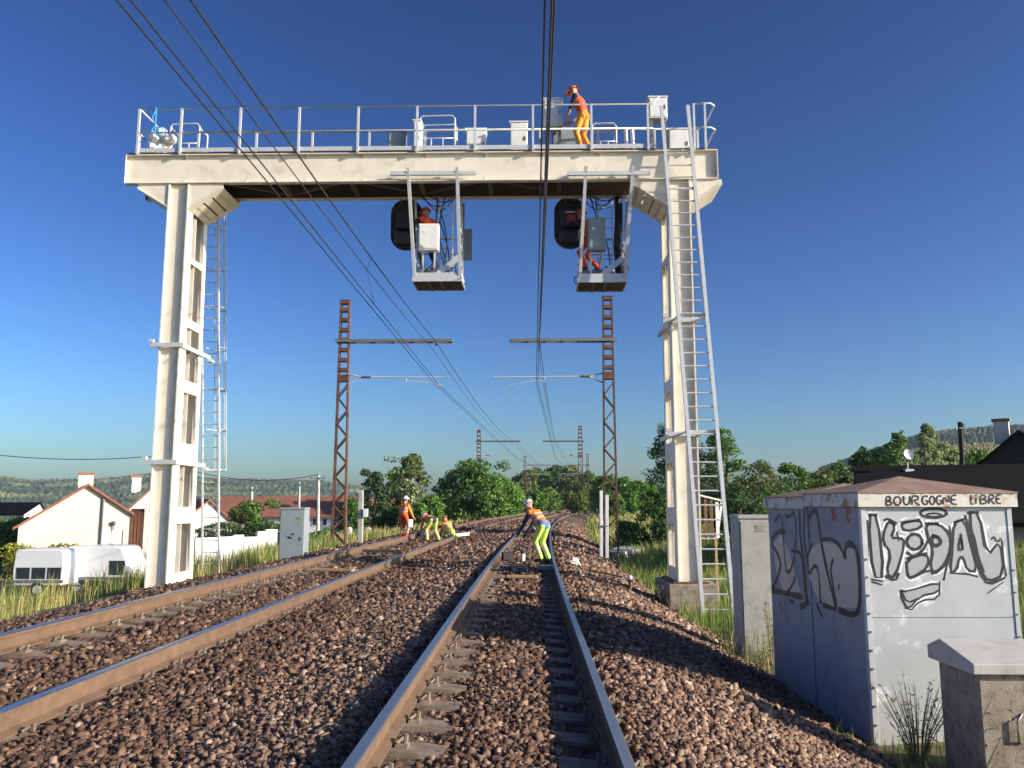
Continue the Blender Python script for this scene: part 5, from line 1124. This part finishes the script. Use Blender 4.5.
# ------------------------------------------------------------------ vegetation
def leaves(pts, nrm, size, ratio=.6):
    n = len(pts); t = rng.normal(size=(n, 3)); t -= nrm*(t*nrm).sum(1)[:, None]; t /= np.linalg.norm(t, axis=1)[:, None]; b = np.cross(nrm, t)
    s = size*rng.uniform(.6, 1.35, (n, 1)); V = np.stack([pts-t*s*.5, pts+b*s*ratio*.5+nrm*s*.08, pts+t*s*.5, pts-b*s*ratio*.5+nrm*s*.08], 1)
    return V.reshape(-1, 3), (np.arange(n*4).reshape(-1, 4))
def tree(label, base, H, W, lm, nleaf, lsize, shape='round', trunk=.22, bark='bark', group=None, name='tree', clumps=38, cat='tree', depth=None, lm2=None):
    base = np.array(base, float); Dp = depth or W
    r = thing(name, label, cat, tuple(base), group); cl = []
    z0 = H*trunk; clumps = int(clumps*1.5*max(1, min(2.2, .75*H/W)))
    for i in range(clumps):
        for _ in range(40):
            p = rng.uniform(-1, 1, 3); p[2] = 2*((i+rng.uniform())/clumps)**.92-1
            h = (p[2]+1)/2
            if shape == 'round': rad = math.sqrt(max(0, 1-(2*h-.95)**2*.92))
            elif shape == 'cone': rad = (1-h)**.8*.95+.06
            elif shape == 'tall': rad = math.sin(math.pi*min(1, (h*.86+.12)))**.75
            elif shape == 'mound': rad = math.sqrt(max(0, 1-h*h))
            d = math.hypot(p[0], p[1])
            if d <= rad and d >= rad*.35*rng.uniform(0, 1.6): break
        cs = rng.uniform(.13, .24)*(1-.35*h)
        cl.append((p[0]*W/2*.86, p[1]*Dp/2*.86, z0+(H-z0)*(.06+.88*h), cs*W, cs*W*rng.uniform(.55, .85)))
    per = rng.dirichlet(np.array([c[3] for c in cl])*4)*nleaf; P, N = [], []
    for c, k in zip(cl, per):
        k = int(k); d = rng.normal(size=(k, 3)); d /= np.linalg.norm(d, axis=1)[:, None]; rr = rng.uniform(.35, 1.12, (k, 1))**.7
        P.append(np.array(c[:3])+d*rr*np.array([c[3], c[3], c[4]])); N.append(d*.6+rng.normal(size=(k, 3))*.6+np.array([0, 0, .5]))
    P, N = np.concatenate(P), np.concatenate(N); N /= np.linalg.norm(N, axis=1)[:, None]; P[:, 2] = np.maximum(P[:, 2], .05)
    V, F = leaves(P, N, lsize)
    mats = [lm] if lm2 is None else [lm, lm2]; mi = None
    if lm2: mi = (np.sin(P[:, 0]*1.1+P[:, 2]*.8) > .45).astype(int)
    bulk('crown', V, F, mats, mi, r)
    m = MB(); tr = H*.022+.05; top = Vector((rng.uniform(-.3, .3), rng.uniform(-.3, .3), H*.72))
    m.tube([(0, 0, -.3), (0, 0, H*.12), tuple(top*.5), tuple(top)], [tr*1.25, tr, tr*.7, tr*.25], 8)
    for c in cl[:14]:
        f = min(.9, max(.15, c[2]/H-.18)); s = Vector((0, 0, 0)).lerp(top, f/.9*.85); m.tube([s, s.lerp(Vector(c[:3]), .5)+Vector((0, 0, .1)), Vector(c[:3])], [tr*.4, tr*.25, tr*.1], 5)
    m.build('trunk', bark, None, True).parent = r
    return r
def tpx(label, u, Y, vtop, wpx, lm, nleaf, zgd=None, shape='round', lsize=None, **k):
    t = PY(u, vtop, Y); zb = tz(t.x, Y)-.1 if zgd is None else zgd; px = FPX/Y
    return tree(label, (t.x, Y, zb), (t.z-zb), wpx/px, lm, nleaf, lsize or max(.10, 3.0/px), shape, **k)
LG, RG, FG = 'trees left of the railway', 'trees right of the railway', 'far trees round the curve'
tpx('dark conifer-like tree behind the grey concrete post', 375, 84, 468, 34, 'conifer', 6500, shape='tall', trunk=.02, group=LG)
tpx('small dark evergreen between the conifer and the standing worker', 391, 72, 503, 34, 'leaf_dark', 4500, shape='round', trunk=.05, group=LG)
tpx('tall pale feathery tree behind the standing worker', 411, 92, 452, 46, 'leaf_pale', 8500, shape='tall', trunk=.10, lm2='leaf_olive', bark='pale_bark', group=LG)
tpx('mid-green tree beside the tall pale tree', 397, 104, 464, 34, 'leaf_mid', 5000, shape='round', trunk=.05, group=LG)
tpx('fresh green shrub right of the standing worker', 428, 70, 495, 34, 'leaf_fresh', 5000, shape='round', trunk=.03, group=LG)
tpx('big round dark-green tree behind the middle-distance left mast', 474, 84, 461, 66, 'leaf_mid', 16000, shape='round', trunk=.05, lm2='leaf_dark', clumps=60, group=LG)
tpx('bright green tree merging right of the big round tree', 502, 98, 476, 42, 'leaf_fresh', 8000, shape='round', trunk=.04, group=LG)
tpx('dark tree filling the gap left of the big round tree', 446, 100, 477, 30, 'leaf_dark', 5000, shape='round', trunk=.04, group=LG)
tpx('broad rounded bush before the long red roof', 250, 53, 499.5, 52, 'leaf_mid', 8000, shape='round', trunk=.03, name='bush', cat='bush', lm2='leaf_olive', group=LG)
tpx('bushy tree behind the near left mast', 352, 78, 494, 30, 'leaf_mid', 3500, shape='round', trunk=.05, group=LG)
for i, (uu, Y, v, wd, mt, lab) in enumerate(((527, 190, 467, 34, 'leaf_olive', 'leftmost far tree at the bend, over the bent worker'), (541, 210, 468, 34, 'leaf_mid', 'far green tree at the bend, second from the left'), (556, 230, 464, 40, 'leaf_dark', 'far dark tree at the bend, below the wires'), (572, 205, 465, 38, 'leaf_olive', 'far olive tree at the bend, tallest'),
        (590, 190, 471, 34, 'leaf_mid', 'far tree behind the middle-distance right mast'), (606, 170, 474, 36, 'leaf_mid', 'far tree left of the near right mast'), (624, 150, 477, 38, 'leaf_fresh', 'far bright tree behind the near right mast'), (640, 130, 480, 38, 'leaf_fresh', 'bright green tree left of the right gantry leg'), (512, 165, 486, 26, 'leaf_mid', 'small far tree beside the bright green tree'),
        (581, 150, 491, 20, 'leaf_fresh', 'small fresh bush at the bend'), (548, 165, 488, 30, 'leaf_mid', 'low bush under the far dark tree'), (612, 120, 492, 30, 'leaf_mid', 'low bush behind the near right mast'), (534, 150, 490, 26, 'leaf_fresh', 'low fresh bush at the bend, left of centre'))):
    tpx(lab, uu, Y, v, wd, mt, 3800, shape='round', trunk=.02, group=FG)
tpx('dark leafy tree behind the right gantry leg', 676, 44, 420, 62, 'leaf_dark', 11000, shape='round', trunk=.05, lm2='leaf_mid', clumps=55, group=RG)
tpx('tree with reaching branches right of the ladder', 722, 42, 424, 56, 'leaf_mid', 8000, shape='tall', trunk=.05, lm2='leaf_dark', clumps=44, group=RG)
tpx('small dark bush at the foot of the right tree', 652, 42, 488, 36, 'leaf_dark', 4000, shape='round', trunk=.03, name='bush', cat='bush', group=RG)
for i, (uu, Y, v, wd, mt, lab) in enumerate(((755, 34, 458, 62, 'leaf_olive', 'olive shrub above the narrow cabinet'), (790, 32, 462, 60, 'leaf_mid', 'green shrub over the rear graffiti cabinet'), (822, 36, 466, 50, 'leaf_olive', 'olive shrub between the green and yellow ones'), (818, 30, 478, 34, 'leaf_yellow', 'small yellow-green shrub over the cabinet roofs'), (845, 34, 472, 50, 'leaf_olive', 'shrub left of the dark roof'), (735, 30, 480, 44, 'leaf_dark', 'dark shrub behind the ladder foot'), (770, 27, 490, 60, 'leaf_mid', 'low shrub behind the narrow cabinet'))):
    tpx(lab, uu, Y, v, wd, mt, 5500, shape='round', trunk=.03, name='shrub', cat='shrub', group='shrubs behind the cabinets')
for (uu, Y, v, wd, mt, sh, bk, lab) in ((862, 62, 448, 46, 'leaf_dark', 'round', 'bark', 'dark tree left of the satellite dish'), (897, 58, 430, 42, 'leaf_mid', 'tall', 'bark', 'green tree behind the satellite dish'), (926, 60, 420, 28, 'leaf_pale', 'tall', 'pale_bark', 'thin pale birch right of the satellite dish'), (945, 66, 440, 34, 'leaf_pale', 'tall', 'pale_bark', 'second pale birch nearer the dark pole'), (838, 70, 462, 30, 'leaf_mid', 'round', 'bark', 'small tree at the left end of the dark roof'), (975, 62, 448, 50, 'leaf_mid', 'round', 'bark', 'tree right of the dark pole'), (880, 70, 446, 40, 'leaf_dark', 'round', 'bark', 'dark tree between the left tree and the dish')):
    tpx(lab, uu, Y, v, wd, mt, 4500, shape=sh, trunk=.06, bark=bk, group='trees beyond the dark house')
def hedge(label, u0, u1, Y, vt, zb, lm, n, D=1.0, ls=.12, name='hedge'):
    a, b = PY(u0, vt, Y), PY(u1, vt, Y); P = np.stack([rng.uniform(a.x, b.x, n), rng.uniform(Y, Y+D, n), rng.uniform(0, 1, n)**.6], 1); h = a.z-zb
    P[:, 2] = zb+P[:, 2]*h*(1+.06*np.sin(P[:, 0]*2.3)); N = rng.normal(size=(n, 3))+np.array([0, -.8, .8]); N /= np.linalg.norm(N, axis=1)[:, None]
    c = ((a.x+b.x)/2, Y+D/2, zb); V, F = leaves(P, N, ls); o = bulk(name, V, F, [lm], None, None, c); o.location = c
    return tag(o, label, 'hedge', 'clipped hedges')
hedge('dark green hedge above the white garden wall', 194, 282, 50, 525, zg, 'leaf_dark', 7000, 1.2, .16)
hedge('yellowish hedge between the parked vehicles and the cream house', 0, 108, 43, 546, zg, 'leaf_yellow', 3500, .8, .14)
hedge('low green hedge left of the cream house', -30, 20, 52, 520, zg, 'leaf_mid', 4500, 3, .22)
hedge('green hedge right of the grey lineside cabinet', 308, 330, 44, 530, zg, 'leaf_fresh', 2500, 1.2, .14)
hedge('dark hedge beside the concrete slab', 618, 640, 36, 522, -.3, 'leaf_dark', 1500, 1.2, .14)
# ------------------------------------------------------------------ grass
def grass(name, label, n, y0, y1, s0, s1, hmin, hmax, dry, width=.010, dens=None):
    y = y0*(y1/y0)**rng.uniform(0, 1, n); s = rng.uniform(s0, s1, n); d = np.where(y > 10, (y-10)**2/2400, 0); x = s+d
    ok = np.abs(x/y+.02) < .78
    for (bx0, bx1, b0, b1) in BLK: ok &= ~((x > bx0) & (x < bx1) & (y > b0) & (y < b1))
    pn = np.sin(x*2.1+y*.7)+np.sin(x*.9-y*1.7+2)+np.sin(x*5.1+y*3.3)*.5; ok &= rng.uniform(-2.2, 1.2, n) < pn
    x, y, s = x[ok], y[ok], s[ok]; n = len(x); z = np.interp(s, TS, TZ)-.04
    h = rng.uniform(hmin, hmax, n)*(.7+.5*rng.uniform(0, 1, n)); a = rng.uniform(0, 2*math.pi, n); ln = rng.uniform(.05, .5, n)*h; wd = width*rng.uniform(.7, 1.6, n)*np.maximum(1, y/14)
    cx, cy = np.cos(a), np.sin(a); b = np.stack([x, y, z], 1); side = np.stack([-cy, cx, 0*x], 1)*wd[:, None]*.5; tip = b+np.stack([cx*ln, cy*ln, h], 1); mid = b+np.stack([cx*ln*.3, cy*ln*.3, h*.58], 1)
    V = np.stack([b-side, b+side, mid+side*.8, mid-side*.8, tip], 1).reshape(-1, 3); o = np.arange(n)*5
    F = np.concatenate([np.stack([o, o+1, o+2], 1), np.stack([o, o+2, o+3], 1), np.stack([o+3, o+2, o+4], 1)]); dr = np.clip(dry+.22*np.sin(x*1.3+y*.8), 0, 1); mi = (rng.uniform(0, 1, n) < dr).astype(int); mi = np.concatenate([mi]*3)
    ob = bulk(name, V, F, ['grass_green', 'grass_dry'], mi); tag(ob, label, 'grass', kind='stuff')
BLK = [(-9.6, -7.0, 14, 21.0), (3.2, 5.3, 8.7, 12.3), (3.75, 4.95, 7.4, 8.2), (nx-.02, nx+.75, 13.35, 14.0), (xl0-.05, xl1+.05, GY, GY+1.5), (lx0-.02, lx1+.02, 23.95, 24.6)]
grass('left_bank_grass', 'tall yellow-green grass on the bank left of the tracks', 60000, 9, 48, -15, -7.9, .32, .85, .62, .010)
grass('right_verge_grass', 'tall green grass on the verge right of the tracks', 46000, 13.0, 60, 2.9, 13, .25, .62, .25, .010)
grass('far_verge_grass', 'dry grass on the far verges along the curve', 9000, 45, 150, 3.2, 16, .4, .8, .45, .02)
grass('far_bank_grass', 'dry grass along the left bank toward the bend', 9000, 40, 150, -12, -8.0, .3, .7, .6, .02)
grass('cabinet_grass', 'weedy grass round the cabinets in the lower right corner', 6500, 6.0, 13.3, 2.75, 6.6, .10, .34, .35, .008)
def weed(label, p, n, h, seed, lm='weed', spread=.22):
    rr = random.Random(seed); r = thing('weed', label, 'weed', p, 'weeds round the cabinets'); m = MB(); P, N = [], []
    for i in range(n):
        a = rr.uniform(0, 6.28); l = rr.uniform(.5, 1)*h; dx, dy = math.cos(a)*spread*rr.uniform(.2, 1), math.sin(a)*spread*rr.uniform(.2, 1); pts = [(dx*.15, dy*.15, 0), (dx*.45, dy*.45, l*.5), (dx, dy, l)]
        m.tube(pts, [.005, .004, .0018], 4)
        for k in range(7):
            t = rr.uniform(.3, 1); P.append((dx*t+rr.uniform(-.03, .03), dy*t+rr.uniform(-.03, .03), l*t)); N.append((rr.uniform(-1, 1), rr.uniform(-1, 1), rr.uniform(0, 1)))
    o = m.build('stem', 'cane'); o.parent = r; N = np.array(N); N /= np.linalg.norm(N, axis=1)[:, None]; V, F = leaves(np.array(P), N, .055, .22); tag(bulk('leaf_cluster', V, F, [lm], None, r), kind='stuff')
weed('bushy weed at the foot of the graffiti cabinet front', (3.62, 8.35, -.95), 46, .8, 1, 'grass_green', .42)
weed('dry weed before the low concrete box', (4.06, 7.2, -.95), 16, .9, 2, 'grass_dry')
weed('second dry weed before the low concrete box, at the frame edge', (4.4, 7.15, -.95), 14, .75, 6, 'weed')
weed('leggy weed before the narrow grey cabinet', (nx+.36, 13.1, -.93), 20, 1.15, 3, 'weed')
weed('weed clump between narrow cabinet and graffiti cabinets', (nx+.10, 12.7, -.93), 22, .6, 4, 'grass_green', .3)
weed('weed clump at the right gantry footing', (xr0-.3, 18.7, -.9), 30, .7, 5, 'grass_green', .4)
# ------------------------------------------------------------------ hills
def ridge(name, prof, Y0, Y1, zb, matn, jit, seed, steps=70, fine=420):
    rr = np.random.default_rng(seed); us = np.array([p[0] for p in prof], float); vs = np.array([p[1] for p in prof], float); uu = np.linspace(us[0], us[-1], fine); V = []
    for j in range(steps+1):
        t = j/steps; Y = Y0+(Y1-Y0)*t
        for u in uu:
            v = np.interp(u, us, vs); top = PY(u, v, Y1); q = PY(u, 500, Y); f = (1-math.cos(math.pi*t))/2
            V.append((q.x, Y, zb+(top.z-zb)*f+(rr.normal()*jit*(.4+f) if 0 < j else 0)))
    n = len(uu); F = [(j*n+i, j*n+i+1, (j+1)*n+i+1, (j+1)*n+i) for j in range(steps) for i in range(n-1)]
    q0 = len(V); 
    return tag(MB().add(V, F).build(name, matn, None, True), kind='structure')
ridge('hill', [(-160, 474), (-40, 477), (0, 478), (30, 482), (60, 481), (110, 479.5), (150, 475), (190, 478), (215, 480), (260, 481), (320, 482), (350, 486), (400, 494), (470, 502)], 700, 1900, -8, 'hill', 1.3, 3)
ridge('hill', [(820, 470), (880, 450), (925, 436), (960, 431.5), (1000, 429), (1060, 426), (1180, 424)], 420, 900, -3, 'hill', .8, 4)
ridge('field_slope', [(860, 466), (900, 452), (935, 447.5), (985, 444), (1060, 441), (1180, 440)], 260, 415, -3, 'field', .15, 5)
ridge('far_wood', [(480, 500), (520, 494), (560, 489), (640, 490), (720, 488), (800, 480), (860, 474)], 300, 380, -3, 'hill_wood', .8, 6)

# ------------------------------------------------------------------ haze
m = MB(); m.bb(-2600, 2600, -60, 2600, -12, 125); o = m.build('haze', []); tag(o, 'thin blue summer haze over the valley', 'haze', kind='stuff')
hm_ = bpy.data.materials.new('haze_air'); hm_.use_nodes = True; N = hm_.node_tree.nodes; N.remove(N['Principled BSDF'])
v = N.new('ShaderNodeVolumePrincipled'); v.inputs['Color'].default_value = (.72, .84, 1, 1); v.inputs['Density'].default_value = .00012; v.inputs['Anisotropy'].default_value = .2
hm_.node_tree.links.new(v.outputs[0], N['Material Output'].inputs['Volume']); o.data.materials.append(hm_)
